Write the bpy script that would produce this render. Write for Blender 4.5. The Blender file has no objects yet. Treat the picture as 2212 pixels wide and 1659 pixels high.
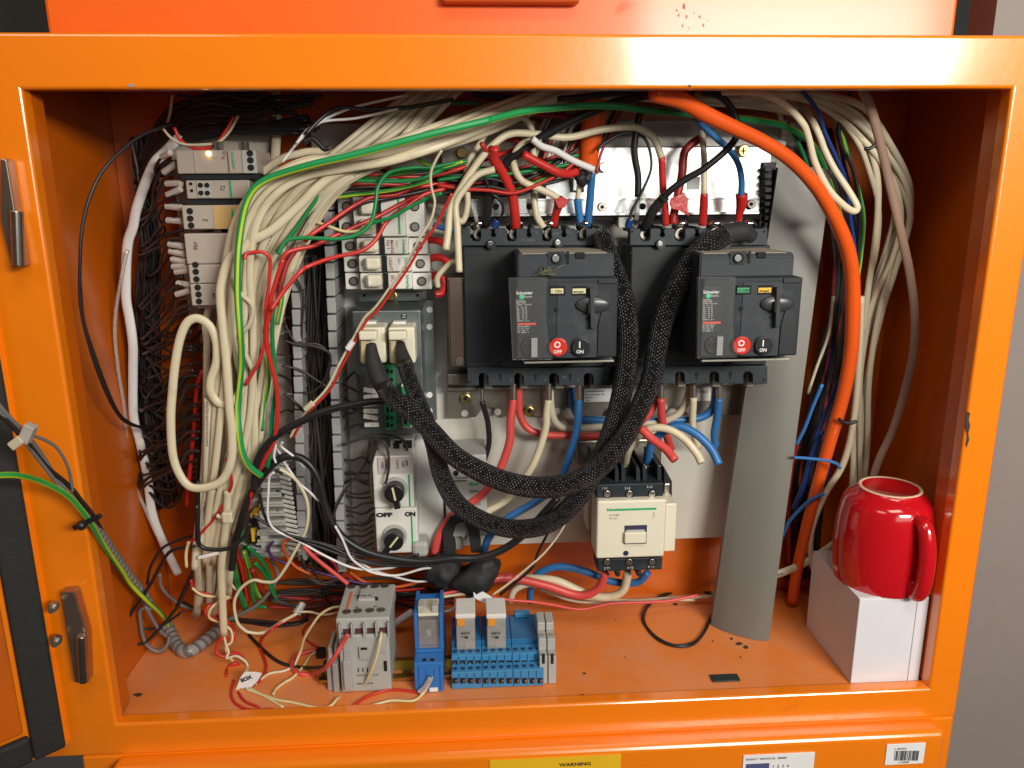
import bpy, bmesh, math, random
from mathutils import Vector, Matrix
from math import sin, cos, pi, radians
random.seed(7)
SC = bpy.context.scene
# ---------------------------------------------------------------- camera
FPX, CX, CY = 1682.8, 1106.0, 829.5          # focal length and centre, in units of a 2212 x 1659 picture
CAM = Vector((-0.05525, -0.64746, 0.47883)); YAW, PIT, ROL = 0.05587, 0.24320, -0.00783
FW = Vector((sin(YAW)*cos(PIT), cos(YAW)*cos(PIT), -sin(PIT)))
RT0 = Vector((cos(YAW), -sin(YAW), 0)); UP0 = RT0.cross(FW)
RT = RT0*cos(ROL) + UP0*sin(ROL); UPV = -RT0*sin(ROL) + UP0*cos(ROL)
cd = bpy.data.cameras.new('camera'); cam = bpy.data.objects.new('camera', cd); SC.collection.objects.link(cam)
cd.sensor_width = 36; cd.lens = 36*FPX/2212; cd.clip_start = .01; cd.clip_end = 50
M = Matrix((RT, UPV, -FW)).transposed().to_4x4(); M.translation = CAM; cam.matrix_world = M
SC.camera = cam
cd.dof.use_dof = False
# ---------------------------------------------------------------- light
w = bpy.data.worlds.new('World'); SC.world = w; w.use_nodes = True
w.node_tree.nodes['Background'].inputs[0].default_value = (1, .93, .85, 1)
w.node_tree.nodes['Background'].inputs[1].default_value = .03
def area(name, loc, target, sx, sy, power, col):
    l = bpy.data.lights.new(name, 'AREA'); l.shape = 'RECTANGLE'; l.size = sx; l.size_y = sy; l.energy = power; l.color = col
    o = bpy.data.objects.new(name, l); SC.collection.objects.link(o); o.location = loc
    o.rotation_euler = (Vector(target)-Vector(loc)).to_track_quat('-Z', 'Y').to_euler(); return o
area('key_lamp', (.775, -1.4, .855), (.775, 0, .855), .75, .23, 25, (1, .95, .86))
area('low_lamp', (.60, -1.4, .54), (.60, 0, .54), .95, .33, 1.6, (.97, 1, .93))
area('ceiling_lamp', (.25, -.95, 1.55), (.05, .05, .2), .8, .4, 6, (1, .93, .84))
area('left_fill', (-.95, -1.2, 1.45), (.15, .1, .2), .7, .4, 2.6, (1, .90, .80))  # added weak fill from the left, no known lamp stands there
SC.view_settings.view_transform = 'Standard'; SC.view_settings.look = 'None'
SC.view_settings.gamma = 1; SC.view_settings.exposure = .40; SC.view_settings.use_curve_mapping = False

def at(X, Y, y):
    d = FW + RT*((X-CX)/FPX) + UPV*((CY-Y)/FPX); return CAM + d*((y-CAM.y)/d.y)
def atz(X, Y, z):
    d = FW + RT*((X-CX)/FPX) + UPV*((CY-Y)/FPX); return CAM + d*((z-CAM.z)/d.z)
def dist(p): return (p-CAM).dot(FW)
# ---------------------------------------------------------------- materials
MATS = {}
def mat(name, col, rough=.5, metal=0., coat=0., noise=.12, nscale=60, bump=0., bscale=300, spec=.5, emit=None, dirt=None, dirts=14, dirtamt=.5, dlo=.55, dhi=.75):
    if name in MATS: return MATS[name]
    m = bpy.data.materials.new(name); m.use_nodes = True; nt = m.node_tree; N = nt.nodes; L = nt.links
    b = N['Principled BSDF']; b.inputs['Roughness'].default_value = rough; b.inputs['Metallic'].default_value = metal
    b.inputs['Coat Weight'].default_value = coat; b.inputs['Coat Roughness'].default_value = .13; b.inputs['Coat IOR'].default_value = 1.72 if coat > .9 else 1.5; b.inputs['Specular IOR Level'].default_value = spec
    tc = N.new('ShaderNodeTexCoord'); ns = N.new('ShaderNodeTexNoise'); ns.inputs['Scale'].default_value = nscale; ns.inputs['Detail'].default_value = 5
    L.new(tc.outputs['Object'], ns.inputs['Vector'])
    mx = N.new('ShaderNodeMix'); mx.data_type = 'RGBA'
    c = Vector(col); lo = c*(1-noise); hi = Vector([min(1, x*(1+noise*.6)) for x in c])
    mx.inputs['A'].default_value = (*lo, 1); mx.inputs['B'].default_value = (*hi, 1)
    L.new(ns.outputs['Fac'], mx.inputs['Factor']); out = mx.outputs['Result']
    if dirt:
        n2 = N.new('ShaderNodeTexNoise'); n2.inputs['Scale'].default_value = dirts; n2.inputs['Detail'].default_value = 8; n2.inputs['Roughness'].default_value = .7
        L.new(tc.outputs['Object'], n2.inputs['Vector'])
        mr = N.new('ShaderNodeMapRange'); mr.inputs[1].default_value = dlo; mr.inputs[2].default_value = dhi; mr.inputs[4].default_value = dirtamt
        L.new(n2.outputs['Fac'], mr.inputs[0]); m2 = N.new('ShaderNodeMix'); m2.data_type = 'RGBA'
        L.new(mr.outputs[0], m2.inputs['Factor']); L.new(out, m2.inputs['A']); m2.inputs['B'].default_value = (*dirt, 1); out = m2.outputs['Result']
        ad = N.new('ShaderNodeMath'); ad.operation = 'MULTIPLY_ADD'; ad.inputs[1].default_value = .4; ad.inputs[2].default_value = rough
        L.new(mr.outputs[0], ad.inputs[0]); L.new(ad.outputs[0], b.inputs['Roughness'])
    L.new(out, b.inputs['Base Color'])
    if bump:
        n3 = N.new('ShaderNodeTexNoise'); n3.inputs['Scale'].default_value = bscale; n3.inputs['Detail'].default_value = 3
        L.new(tc.outputs['Object'], n3.inputs['Vector']); bp = N.new('ShaderNodeBump'); bp.inputs['Strength'].default_value = bump; bp.inputs['Distance'].default_value = .001
        L.new(n3.outputs['Fac'], bp.inputs['Height']); L.new(bp.outputs[0], b.inputs['Normal'])
    if emit: b.inputs['Emission Color'].default_value = (*emit[0], 1); b.inputs['Emission Strength'].default_value = emit[1]
    MATS[name] = m; return m
def clear(name, col=(1, 1, 1), gloss=.12, veil=.0, rough=.08):
    if name in MATS: return MATS[name]
    m = bpy.data.materials.new(name); m.use_nodes = True; nt = m.node_tree; N = nt.nodes; L = nt.links
    for n in list(N):
        if n.type == 'BSDF_PRINCIPLED': N.remove(n)
    o = [n for n in N if n.type == 'OUTPUT_MATERIAL'][0]
    t = N.new('ShaderNodeBsdfTransparent'); t.inputs[0].default_value = (*col, 1)
    g = N.new('ShaderNodeBsdfGlossy'); g.inputs['Roughness'].default_value = rough
    df = N.new('ShaderNodeBsdfDiffuse'); df.inputs[0].default_value = (.8, .8, .78, 1)
    ns = N.new('ShaderNodeTexNoise'); ns.inputs['Scale'].default_value = 90
    mr = N.new('ShaderNodeMapRange'); mr.inputs[1].default_value = .4; mr.inputs[2].default_value = .7; mr.inputs[3].default_value = veil*.4; mr.inputs[4].default_value = veil*1.4
    L.new(ns.outputs['Fac'], mr.inputs[0])
    a = N.new('ShaderNodeMixShader'); L.new(mr.outputs[0], a.inputs[0]); L.new(t.outputs[0], a.inputs[1]); L.new(df.outputs[0], a.inputs[2])
    lw = N.new('ShaderNodeLayerWeight'); lw.inputs[0].default_value = .25
    ad = N.new('ShaderNodeMath'); ad.operation = 'MULTIPLY_ADD'; ad.inputs[1].default_value = .6; ad.inputs[2].default_value = gloss; L.new(lw.outputs['Fresnel'], ad.inputs[0])
    b = N.new('ShaderNodeMixShader'); L.new(ad.outputs[0], b.inputs[0]); L.new(a.outputs[0], b.inputs[1]); L.new(g.outputs[0], b.inputs[2]); L.new(b.outputs[0], o.inputs[0])
    MATS[name] = m; return m
def uvmat(name, kind, base, alt, rough=.45, p=(0, 0)):
    """surface patterns that run along a cable: stripe (earth cable), braid (woven sleeve), spiral (wrap), band (printing)"""
    if name in MATS: return MATS[name]
    m = mat(name, base, rough); nt = m.node_tree; N = nt.nodes; L = nt.links; b = N['Principled BSDF']
    src = b.inputs['Base Color'].links[0].from_socket
    uv = N.new('ShaderNodeUVMap'); sp = N.new('ShaderNodeSeparateXYZ'); L.new(uv.outputs[0], sp.inputs[0])
    def mth(op, a, c=None, d=None):
        n = N.new('ShaderNodeMath'); n.operation = op
        for i, v in enumerate((a, c, d)):
            if v is None: continue
            if isinstance(v, (int, float)): n.inputs[i].default_value = v
            else: L.new(v, n.inputs[i])
        return n.outputs[0]
    U, V = sp.outputs[0], sp.outputs[1]
    if kind == 'stripe':
        a = mth('MULTIPLY', mth('ADD', mth('ADD', mth('MULTIPLY', U, p[0]), V), .09), 2); f = mth('FRACT', a); fac = mth('LESS_THAN', mth('ABSOLUTE', mth('SUBTRACT', f, .5)), p[1])
    elif kind == 'braid':
        a = mth('MULTIPLY', U, 2*pi*p[0]); c = mth('MULTIPLY', V, 2*pi*p[1])
        s1_ = mth('SINE', mth('ADD', a, c)); s = mth('MULTIPLY', s1_, mth('SINE', mth('SUBTRACT', a, c)))
        ns = N.new('ShaderNodeTexNoise'); ns.inputs['Scale'].default_value = 30; tc = N.new('ShaderNodeTexCoord'); L.new(tc.outputs['Object'], ns.inputs['Vector'])
        n2 = N.new('ShaderNodeTexNoise'); n2.inputs['Scale'].default_value = 260; L.new(tc.outputs['Object'], n2.inputs['Vector'])
        thr = mth('MULTIPLY_ADD', ns.outputs['Fac'], -1.1, 1.12)
        g = mth('MULTIPLY', mth('GREATER_THAN', s, thr), mth('GREATER_THAN', s1_, 0.)); fac = mth('MULTIPLY', g, mth('MULTIPLY', mth('GREATER_THAN', n2.outputs['Fac'], .46), mth('MULTIPLY', n2.outputs['Fac'], 1.6)))
        bp = N.new('ShaderNodeBump'); bp.inputs['Strength'].default_value = .8; bp.inputs['Distance'].default_value = .0012
        L.new(s, bp.inputs['Height']); L.new(bp.outputs[0], b.inputs['Normal'])
    elif kind == 'spiral':
        a = mth('ADD', mth('MULTIPLY', U, p[0]), V); f = mth('FRACT', a); fac = mth('LESS_THAN', f, p[1])
        bp = N.new('ShaderNodeBump'); bp.inputs['Strength'].default_value = 1; bp.inputs['Distance'].default_value = .002; bp.invert = True
        L.new(fac, bp.inputs['Height']); L.new(bp.outputs[0], b.inputs['Normal'])
    elif kind == 'print':
        ck = N.new('ShaderNodeTexNoise'); ck.inputs['Scale'].default_value = 1; ck.inputs['Detail'].default_value = 0
        cb = N.new('ShaderNodeCombineXYZ'); L.new(mth('MULTIPLY', U, 900), cb.inputs[0]); L.new(mth('MULTIPLY', V, 30), cb.inputs[1]); L.new(cb.outputs[0], ck.inputs[0])
        row = mth('LESS_THAN', mth('ABSOLUTE', mth('SUBTRACT', V, .25)), .045)
        blk = mth('LESS_THAN', mth('FRACT', mth('MULTIPLY', U, 9)), .45)
        fac = mth('MULTIPLY', mth('MULTIPLY', row, blk), mth('GREATER_THAN', ck.outputs['Fac'], .5))
    m2 = N.new('ShaderNodeMix'); m2.data_type = 'RGBA'; L.new(fac, m2.inputs['Factor']); L.new(src, m2.inputs['A']); m2.inputs['B'].default_value = (*alt, 1)
    L.new(m2.outputs['Result'], b.inputs['Base Color']); return m

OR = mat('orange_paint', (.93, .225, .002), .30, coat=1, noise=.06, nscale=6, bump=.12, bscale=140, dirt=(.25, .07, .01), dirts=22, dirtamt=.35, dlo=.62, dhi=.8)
ORI = mat('orange_paint_shaded', (.58, .115, .002), .38, coat=.25, noise=.1, nscale=8, bump=.06, bscale=160, dirt=(.16, .04, .01), dirts=12, dirtamt=.45, dlo=.55, dhi=.8)  # same orange paint darkened, interior shade put into the colour
ORF = mat('orange_paint_floor', (.82, .235, .045), .42, coat=.2, noise=.12, nscale=9, bump=.06, bscale=200, dirt=(.66, .28, .14), dirts=9, dirtamt=.7, dlo=.42, dhi=.68)
ORR = mat('red_orange_paint', (.86, .12, .002), .42, coat=.22, noise=.08, nscale=7, bump=.04, bscale=120, dirt=(.35, .02, .01), dirts=18, dirtamt=.5, dlo=.62, dhi=.75)
PL = mat('white_plate_paint', (.56, .54, .48), .5, noise=.06, nscale=14, dirt=(.42, .38, .3), dirts=10, dirtamt=.4)
ZN = mat('zinc_steel', (.42, .39, .33), .34, metal=.9, noise=.3, nscale=25, bump=.05, dirt=(.22, .19, .15), dirts=22, dirtamt=.5)
ST = mat('bright_steel', (.80, .80, .80), .17, metal=1, noise=.05, bump=.03)
TIN = mat('tinned_copper', (.55, .50, .44), .35, metal=1, noise=.3)
BRS = mat('brass', (.62, .48, .2), .3, metal=1, noise=.3)
GR = mat('breaker_grey', (.022, .028, .034), .52, spec=.25, noise=.15, nscale=40, bump=.15, bscale=900, dirt=(.12, .115, .1), dirts=30, dirtamt=.35)
GRD = mat('breaker_dark', (.017, .020, .024), .5, spec=.35, noise=.15, bump=.1, bscale=900, dirt=(.08, .075, .065), dirts=30, dirtamt=.3)
GRL = mat('breaker_light', (.034, .041, .049), .5, spec=.28, noise=.12, bump=.15, bscale=900, dirt=(.15, .14, .12), dirts=30, dirtamt=.3)
DUST = mat('dusty_grey', (.32, .28, .22), .7, noise=.3, nscale=90)
BK = mat('black_plastic', (.012, .012, .013), .35, noise=.1)
HOLE = mat('dark_hole', (.004, .004, .004), .8)
CRM = mat('cream_plastic', (.74, .70, .55), .42, noise=.06, dirt=(.5, .42, .28), dirts=16, dirtamt=.35)
OFFW = mat('off_white_plastic', (.74, .73, .68), .42, noise=.06, dirt=(.35, .31, .25), dirts=20, dirtamt=.4)
PGR = mat('pale_grey_plastic', (.42, .42, .39), .5, noise=.08, dirt=(.22, .2, .17), dirts=24, dirtamt=.4)
DUCT = mat('duct_grey', (.36, .36, .36), .5, noise=.1, dirt=(.16, .14, .12), dirts=14, dirtamt=.5)
LID = mat('lid_grey', (.165, .16, .14), .45, noise=.08, nscale=10, dirt=(.19, .18, .16), dirts=7, dirtamt=.4)
BLU = mat('relay_blue', (.03, .17, .50), .4, noise=.1)
BLT = mat('terminal_blue', (.05, .24, .47), .4, noise=.1, dirt=(.12, .25, .38), dirts=25, dirtamt=.4)
GRN = mat('green_plastic', (.03, .32, .13), .4)
GTX = mat('green_ink', (.02, .38, .15), .5)
WTX = mat('white_ink', (.75, .75, .72), .5)
KTX = mat('black_ink', (.02, .02, .025), .6)
PTX = mat('purple_ink', (.12, .05, .16), .6)
REDP = mat('red_plastic', (.62, .03, .015), .3, coat=.3)
REDS = mat('red_sticker', (.75, .08, .04), .5)
ORS = mat('orange_sticker', (.75, .14, .03), .5)
YEL = mat('yellow_plastic', (.75, .45, .03), .45)
IVO = mat('ivory_flag', (.66, .62, .36), .45)
WHP = mat('white_paper', (.78, .78, .78), .65, noise=.04, nscale=20)
WHX = mat('white_carton', (.72, .71, .75), .55, noise=.12, nscale=14, bump=.5, bscale=22, dirt=(.48, .45, .47), dirts=9, dirtamt=.5)
MUG = mat('red_glaze', (.54, .006, .012), .12, coat=.8, noise=.14, nscale=18, bump=.12, bscale=40)
MUGR = mat('unglazed_ring', (.72, .52, .36), .6)
WALL = mat('grey_wall_paint', (.235, .20, .185), .75, noise=.15, nscale=5, bump=.2, bscale=60, dirt=(.24, .17, .15), dirts=5, dirtamt=.5)
DKW = mat('dark_wall', (.10, .09, .075), .8, noise=.3, nscale=6)
GSK = mat('rubber_gasket', (.018, .018, .016), .75, noise=.3, bump=.4, bscale=200)
CLR = clear('clear_plastic', gloss=.02, veil=.035); CLS = clear('clear_sleeve', gloss=.1, veil=.35, rough=.2)
YST = mat('yellow_sticker', (.85, .50, .02), .4)
LEDM = mat('lit_led', (1, .6, .2), .4, emit=((1, .55, .15), 5))
# cable colours
CC = {
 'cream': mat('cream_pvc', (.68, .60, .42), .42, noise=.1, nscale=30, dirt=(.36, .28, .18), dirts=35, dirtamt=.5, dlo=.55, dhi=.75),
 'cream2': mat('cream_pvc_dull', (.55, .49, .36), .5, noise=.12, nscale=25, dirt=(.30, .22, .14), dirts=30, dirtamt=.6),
 'print': uvmat('cream_pvc_printed', 'print', (.66, .60, .44), (.06, .06, .08)),
 'white': mat('white_pvc', (.78, .77, .76), .4, noise=.06, dirt=(.5, .45, .4), dirts=30, dirtamt=.35),
 'yellowish': mat('yellow_cream_pvc', (.72, .62, .32), .42, noise=.1),
 'red': mat('red_pvc', (.58, .028, .022), .35, noise=.12), 'pink': mat('coral_red_pvc', (.66, .075, .065), .38, noise=.1),
 'darkred': mat('dark_red_pvc', (.36, .02, .02), .4, noise=.2),
 'black': mat('black_pvc', (.014, .014, .015), .38, noise=.2), 'brown': mat('brown_pvc', (.040, .028, .022), .45, noise=.35, nscale=30),
 'dark': mat('charcoal_pvc', (.018, .016, .016), .42, noise=.3), 'grey': mat('grey_pvc', (.17, .17, .17), .45, noise=.15),
 'blue': mat('blue_pvc', (.03, .16, .42), .38, noise=.12), 'navy': mat('navy_pvc', (.012, .045, .20), .38, noise=.12),
 'purple': mat('purple_pvc', (.06, .02, .12), .4), 'orange': mat('orange_pvc', (.80, .105, .012), .30, coat=.2, noise=.08),
 'orangewire': mat('orange_wire_pvc', (.65, .11, .02), .4),
 'green': mat('green_pvc', (.008, .22, .06), .38, noise=.1), 'pinkish': mat('clear_pink_pvc', (.28, .18, .13), .4, noise=.2, nscale=40),
 'earth': uvmat('earth_pvc', 'stripe', (.012, .30, .085), (.50, .62, .03), p=(.6, .12)),
 'earth2': uvmat('earth_pvc_light', 'stripe', (.02, .30, .05), (.50, .62, .03), p=(1.5, .26)),
 'braid': uvmat('braided_sleeve', 'braid', (.007, .007, .008), (.34, .34, .36), .38, p=(290, 14)),
 'spiral': uvmat('spiral_wrap', 'spiral', (.30, .29, .28), (.13, .125, .12), .3, p=(110, .35)),
 'redtape': mat('red_tape', (.52, .02, .018), .25, noise=.15, bump=.5, bscale=150), 'bluetape': mat('blue_tape', (.03, .19, .48), .4, noise=.1, bump=.5, bscale=150),
 'shrink': mat('black_shrink', (.022, .022, .023), .6, noise=.1), 'tin': TIN, 'clr': CLS,
}
# ---------------------------------------------------------------- objects
def tag(o, label=None, cat=None, group=None, kind=None):
    if label: o['label'] = label
    if cat: o['category'] = cat
    if group: o['group'] = group
    if kind: o['kind'] = kind
    return o
def root(name, loc, label, cat, group=None):
    o = bpy.data.objects.new(name, None); SC.collection.objects.link(o); o.location = loc; o.empty_display_size = .02
    return tag(o, label, cat, group)
def linkmesh(name, me, m, parent=None):
    me.materials.clear(); me.materials.append(m)
    o = bpy.data.objects.new(name, me); SC.collection.objects.link(o)
    if parent is not None:
        o.parent = parent; q = parent; off = Vector()
        while q is not None: off += q.location; q = q.parent
        me.transform(Matrix.Translation(-off))
    else:
        if me.vertices:
            c = sum((v.co for v in me.vertices), Vector())/len(me.vertices); me.transform(Matrix.Translation(-c)); o.location = c
    return o
class MB:
    def __init__(s): s.b = bmesh.new()
    def _add(s, t, smooth=False):
        for f in t.faces: f.smooth = smooth
        me = bpy.data.meshes.new('tmp'); t.to_mesh(me); t.free(); s.b.from_mesh(me); bpy.data.meshes.remove(me)
    def box(s, x0, x1, y0, y1, z0, z1, bev=0., seg=2, M=None):
        t = bmesh.new(); bmesh.ops.create_cube(t, size=1)
        for v in t.verts: v.co = Vector(((x0+x1)/2+v.co.x*(x1-x0), (y0+y1)/2+v.co.y*(y1-y0), (z0+z1)/2+v.co.z*(z1-z0)))
        if bev: bmesh.ops.bevel(t, geom=list(t.edges), offset=bev, segments=seg, profile=.5, affect='EDGES')
        if M: bmesh.ops.transform(t, matrix=M, verts=t.verts)
        s._add(t, False); return s
    def px(s, X0, Y0, X1, Y1, yf, yb, bev=0., seg=2, dx=0, dz=0):
        """box whose front face fills this rectangle of the picture at depth yf"""
        a = at(X0, Y1, yf); b = at(X1, Y0, yf); c = at((X0+X1)/2, Y0, yf); d = at((X0+X1)/2, Y1, yf); e = at(X0, (Y0+Y1)/2, yf); f = at(X1, (Y0+Y1)/2, yf)
        return s.box(e.x+dx, f.x+dx, yf, yb, d.z+dz, c.z+dz, bev, seg)
    def cyl(s, c, axis, r, h, seg=20, r2=None, smooth=True, bev=0):
        t = bmesh.new(); bmesh.ops.create_cone(t, cap_ends=True, segments=seg, radius1=r, radius2=r if r2 is None else r2, depth=h)
        if bev:
            es = [e for e in t.edges if len(e.link_faces) == 2 and any(len(f.verts) > 4 for f in e.link_faces)]
            bmesh.ops.bevel(t, geom=es, offset=bev, segments=2, profile=.5, affect='EDGES')
        q = Vector(axis).normalized().to_track_quat('Z', 'Y').to_matrix().to_4x4(); q.translation = Vector(c)
        bmesh.ops.transform(t, matrix=q, verts=t.verts); s._add(t, False)
        return s
    def prism(s, pts, y0, y1, bev=0):
        """polygon of (x,z) points pushed from y0 to y1"""
        t = bmesh.new(); v = [t.verts.new((x, y0, z)) for x, z in pts]; f = t.faces.new(v)
        r = bmesh.ops.extrude_face_region(t, geom=[f]); vs = [g for g in r['geom'] if isinstance(g, bmesh.types.BMVert)]
        for q in vs: q.co.y = y1
        bmesh.ops.recalc_face_normals(t, faces=t.faces)
        if bev: bmesh.ops.bevel(t, geom=list(t.edges), offset=bev, segments=2, profile=.5, affect='EDGES')
        s._add(t); return s
    def pprism(s, P, yf, yb, bev=0, dx=0, dz=0):
        return s.prism([(at(X, Y, yf).x+dx, at(X, Y, yf).z+dz) for X, Y in P], yf, yb, bev)
    def hull(s, pts):
        t = bmesh.new()
        for p in pts: t.verts.new(p)
        bmesh.ops.convex_hull(t, input=t.verts); bmesh.ops.bevel(t, geom=list(t.edges), offset=.001, segments=2, affect='EDGES'); s._add(t); return s
    def sph(s, c, r, sc=(1, 1, 1), u=20, v=12):
        t = bmesh.new(); bmesh.ops.create_uvsphere(t, u_segments=u, v_segments=v, radius=r)
        for q in t.verts: q.co = Vector((q.co.x*sc[0]+c[0], q.co.y*sc[1]+c[1], q.co.z*sc[2]+c[2]))
        s._add(t, True); return s
    def tube(s, pts, r, seg=10):
        v, f, _ = tubegeo(pts, r, seg); t = bmesh.new(); vv = [t.verts.new(p) for p in v]
        for q in f: t.faces.new([vv[i] for i in q])
        s._add(t, True); return s
    def lathe(s, prof, c, seg=48):
        t = bmesh.new(); rings = []
        for r, z in prof:
            rings.append([t.verts.new((c[0]+r*cos(2*pi*i/seg), c[1]+r*sin(2*pi*i/seg), c[2]+z)) for i in range(seg)] if r > 1e-6 else [t.verts.new((c[0], c[1], c[2]+z))])
        for a, b in zip(rings, rings[1:]):
            for i in range(seg):
                j = (i+1) % seg
                q = [a[i % len(a)], a[j % len(a)], b[j % len(b)], b[i % len(b)]]; u = []
                for x in q:
                    if x not in u: u.append(x)
                if len(u) > 2: t.faces.new(u)
        bmesh.ops.recalc_face_normals(t, faces=t.faces); s._add(t, True); return s
    def out(s, name, m, parent=None, label=None):
        me = bpy.data.meshes.new(name); s.b.to_mesh(me); s.b.free(); o = linkmesh(name, me, m, parent)
        if label: o['label'] = label
        return o
def catmull(P, n=7):
    if len(P) < 3: n = 3
    out = []; Q = [P[0]*2-P[1]] + P + [P[-1]*2-P[-2]]
    for i in range(1, len(Q)-2):
        a, b, c, d = Q[i-1], Q[i], Q[i+1], Q[i+2]
        for k in range(n):
            t = k/n; out.append(.5*((2*b)+(c-a)*t+(2*a-5*b+4*c-d)*t*t+(3*b-a-3*c+d)*t*t*t))
    out.append(P[-1]); return out
def tubegeo(P, r, seg=10, flat=1., groove=False):
    n = len(P); V = []; F = []; UV = []; ref = Vector((0, -1, 0)); L = 0; side = None; up = ref
    for i in range(n):
        T = (P[min(i+1, n-1)]-P[max(i-1, 0)]); T = T.normalized() if T.length > 1e-9 else Vector((0, 0, 1))
        if flat != 1.:
            a = ref-T*ref.dot(T)
            if a.length < .25: a = up-T*up.dot(T)
            else: a = a.normalized()*.7+(up-T*up.dot(T))*.3 if i else a
        else:
            a = (ref if i == 0 else up)-T*(ref if i == 0 else up).dot(T)
            if a.length < 1e-3: a = Vector((1, 0, 0))-T*T.x
        up = a.normalized(); side = T.cross(up)
        if i: L += (P[i]-P[i-1]).length
        rr = r[min(int(i*len(r)/n), len(r)-1)] if isinstance(r, list) else r
        if isinstance(r, list) and len(r) > 1:
            q = i/(n-1)*(len(r)-1); k = min(int(q), len(r)-2); rr = r[k]*(1-q+k)+r[k+1]*(q-k)
        for j in range(seg):
            A = 2*pi*j/seg; cs, sn = cos(A), sin(A)
            g = 1-(.28*max(0, 1-abs(cs)*3.2) if groove else 0)
            V.append(P[i]+side*(cs*rr*flat)+up*(sn*rr*g)); UV.append((L, j/seg))
    for i in range(n-1):
        for j in range(seg):
            k = (j+1) % seg; F.append((i*seg+j, i*seg+k, (i+1)*seg+k, (i+1)*seg+j))
    F.append(tuple(range(seg-1, -1, -1))); F.append(tuple((n-1)*seg+j for j in range(seg)))
    return V, F, UV
def path(s, d0, d1=None, r=.002):
    """'X,Y X,Y,depth_mm X,Y,f' ; f lays the point on the cabinet floor"""
    A = [q.split(',') for q in s.split()]; n = len(A); out = []; d1 = d0 if d1 is None else d1
    ds = [None]*n
    for i, q in enumerate(A):
        if len(q) > 2: ds[i] = q[2]
    if ds[0] is None: ds[0] = d0
    if ds[-1] is None: ds[-1] = d1
    for i in range(n):
        if ds[i] == 'f': p = atz(float(A[i][0]), float(A[i][1]), FLOOR+r+.0005); ds[i] = p.y*1000
        elif ds[i] is not None: ds[i] = float(ds[i])
    ks = [i for i in range(n) if ds[i] is not None]
    for i in range(n):
        if ds[i] is None:
            a = max(k for k in ks if k < i); b = min(k for k in ks if k > i); ds[i] = ds[a]+(ds[b]-ds[a])*(i-a)/(b-a)
        out.append(at(float(A[i][0]), float(A[i][1]), ds[i]/1000))
    return out
def cablemesh(name, P, r, m, seg=10, flat=1., groove=False, n=7, parent=None):
    Q = catmull(P, n); V, F, UV = tubegeo(Q, r, seg, flat, groove)
    me = bpy.data.meshes.new(name); me.from_pydata(V, [], F)
    ul = me.uv_layers.new(name='UVMap')
    for p in me.polygons:
        p.use_smooth = True; js = [me.loops[li].vertex_index % seg for li in p.loop_indices]; wrap = 0 in js and seg-1 in js and len(js) == 4
        for li in p.loop_indices:
            vi = me.loops[li].vertex_index; u, v = UV[vi]; ul.data[li].uv = (u, 1. if wrap and vi % seg == 0 else v)
    return linkmesh(name, me, m, parent)
def cable(col, wpx, s, label, d0=60, d1=None, name='cable', cat='cable', group=None, flat=1., groove=False, parent=None, seg=10, end=None):
    ws = wpx if isinstance(wpx, list) else [wpx]
    P = path(s, d0, d1, ws[0]*.0002)
    k = dist(P[len(P)//2])/FPX/2
    r = [w_*k/flat for w_ in ws]
    o = cablemesh(name, P, r if len(r) > 1 else r[0], CC[col], seg if max(ws) > 8 else 8, flat, groove, parent=parent)
    if parent is None: tag(o, label, cat, group)
    return o
def text(body, X, Y, hpx, y, m, parent, name='lettering', rot=0, dx=0, dz=0, bold=0, sx=1., align='LEFT', axis='front', z=None):
    """lettering whose lower left corner stands at this point; hpx = letter height"""
    cu = bpy.data.curves.new('t', 'FONT'); cu.body = body; k = dist(at(X, Y, y))/FPX
    cu.size = hpx*k/.7; cu.offset = bold*k; cu.extrude = .00005; cu.align_x = align; cu.resolution_u = 3
    o = bpy.data.objects.new('t', cu); SC.collection.objects.link(o); dg = bpy.context.evaluated_depsgraph_get(); me = bpy.data.meshes.new_from_object(o.evaluated_get(dg))
    bpy.data.objects.remove(o); bpy.data.curves.remove(cu)
    p = at(X, Y, y) if z is None else atz(X, Y, z); p = p+Vector((dx, 0, dz))
    R = Matrix.Rotation(radians(90 if axis == 'front' else 0), 4, 'X')
    me.transform(Matrix.Translation(p) @ R @ Matrix.Rotation(radians(rot), 4, 'Z') @ Matrix.Diagonal((sx, 1, 1, 1)))
    me.name = name; return linkmesh(name, me, m, parent)
FLOOR = -.003
def texts(parent, m, items, name='lettering', y=0, **kw):
    obs = []
    for it in items:
        k = dict(kw); 
        if len(it) > 4: k.update(it[4])
        obs.append(text(it[0], it[1], it[2], it[3], y, m, parent, name, **k))
    b = bmesh.new()
    for o in obs: b.from_mesh(o.data)
    me = bpy.data.meshes.new(name); b.to_mesh(me); b.free(); me.materials.append(m)
    for o in obs[1:]:
        d = o.data; bpy.data.objects.remove(o); bpy.data.meshes.remove(d)
    old = obs[0].data; obs[0].data = me; bpy.data.meshes.remove(old); return obs[0]
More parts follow.
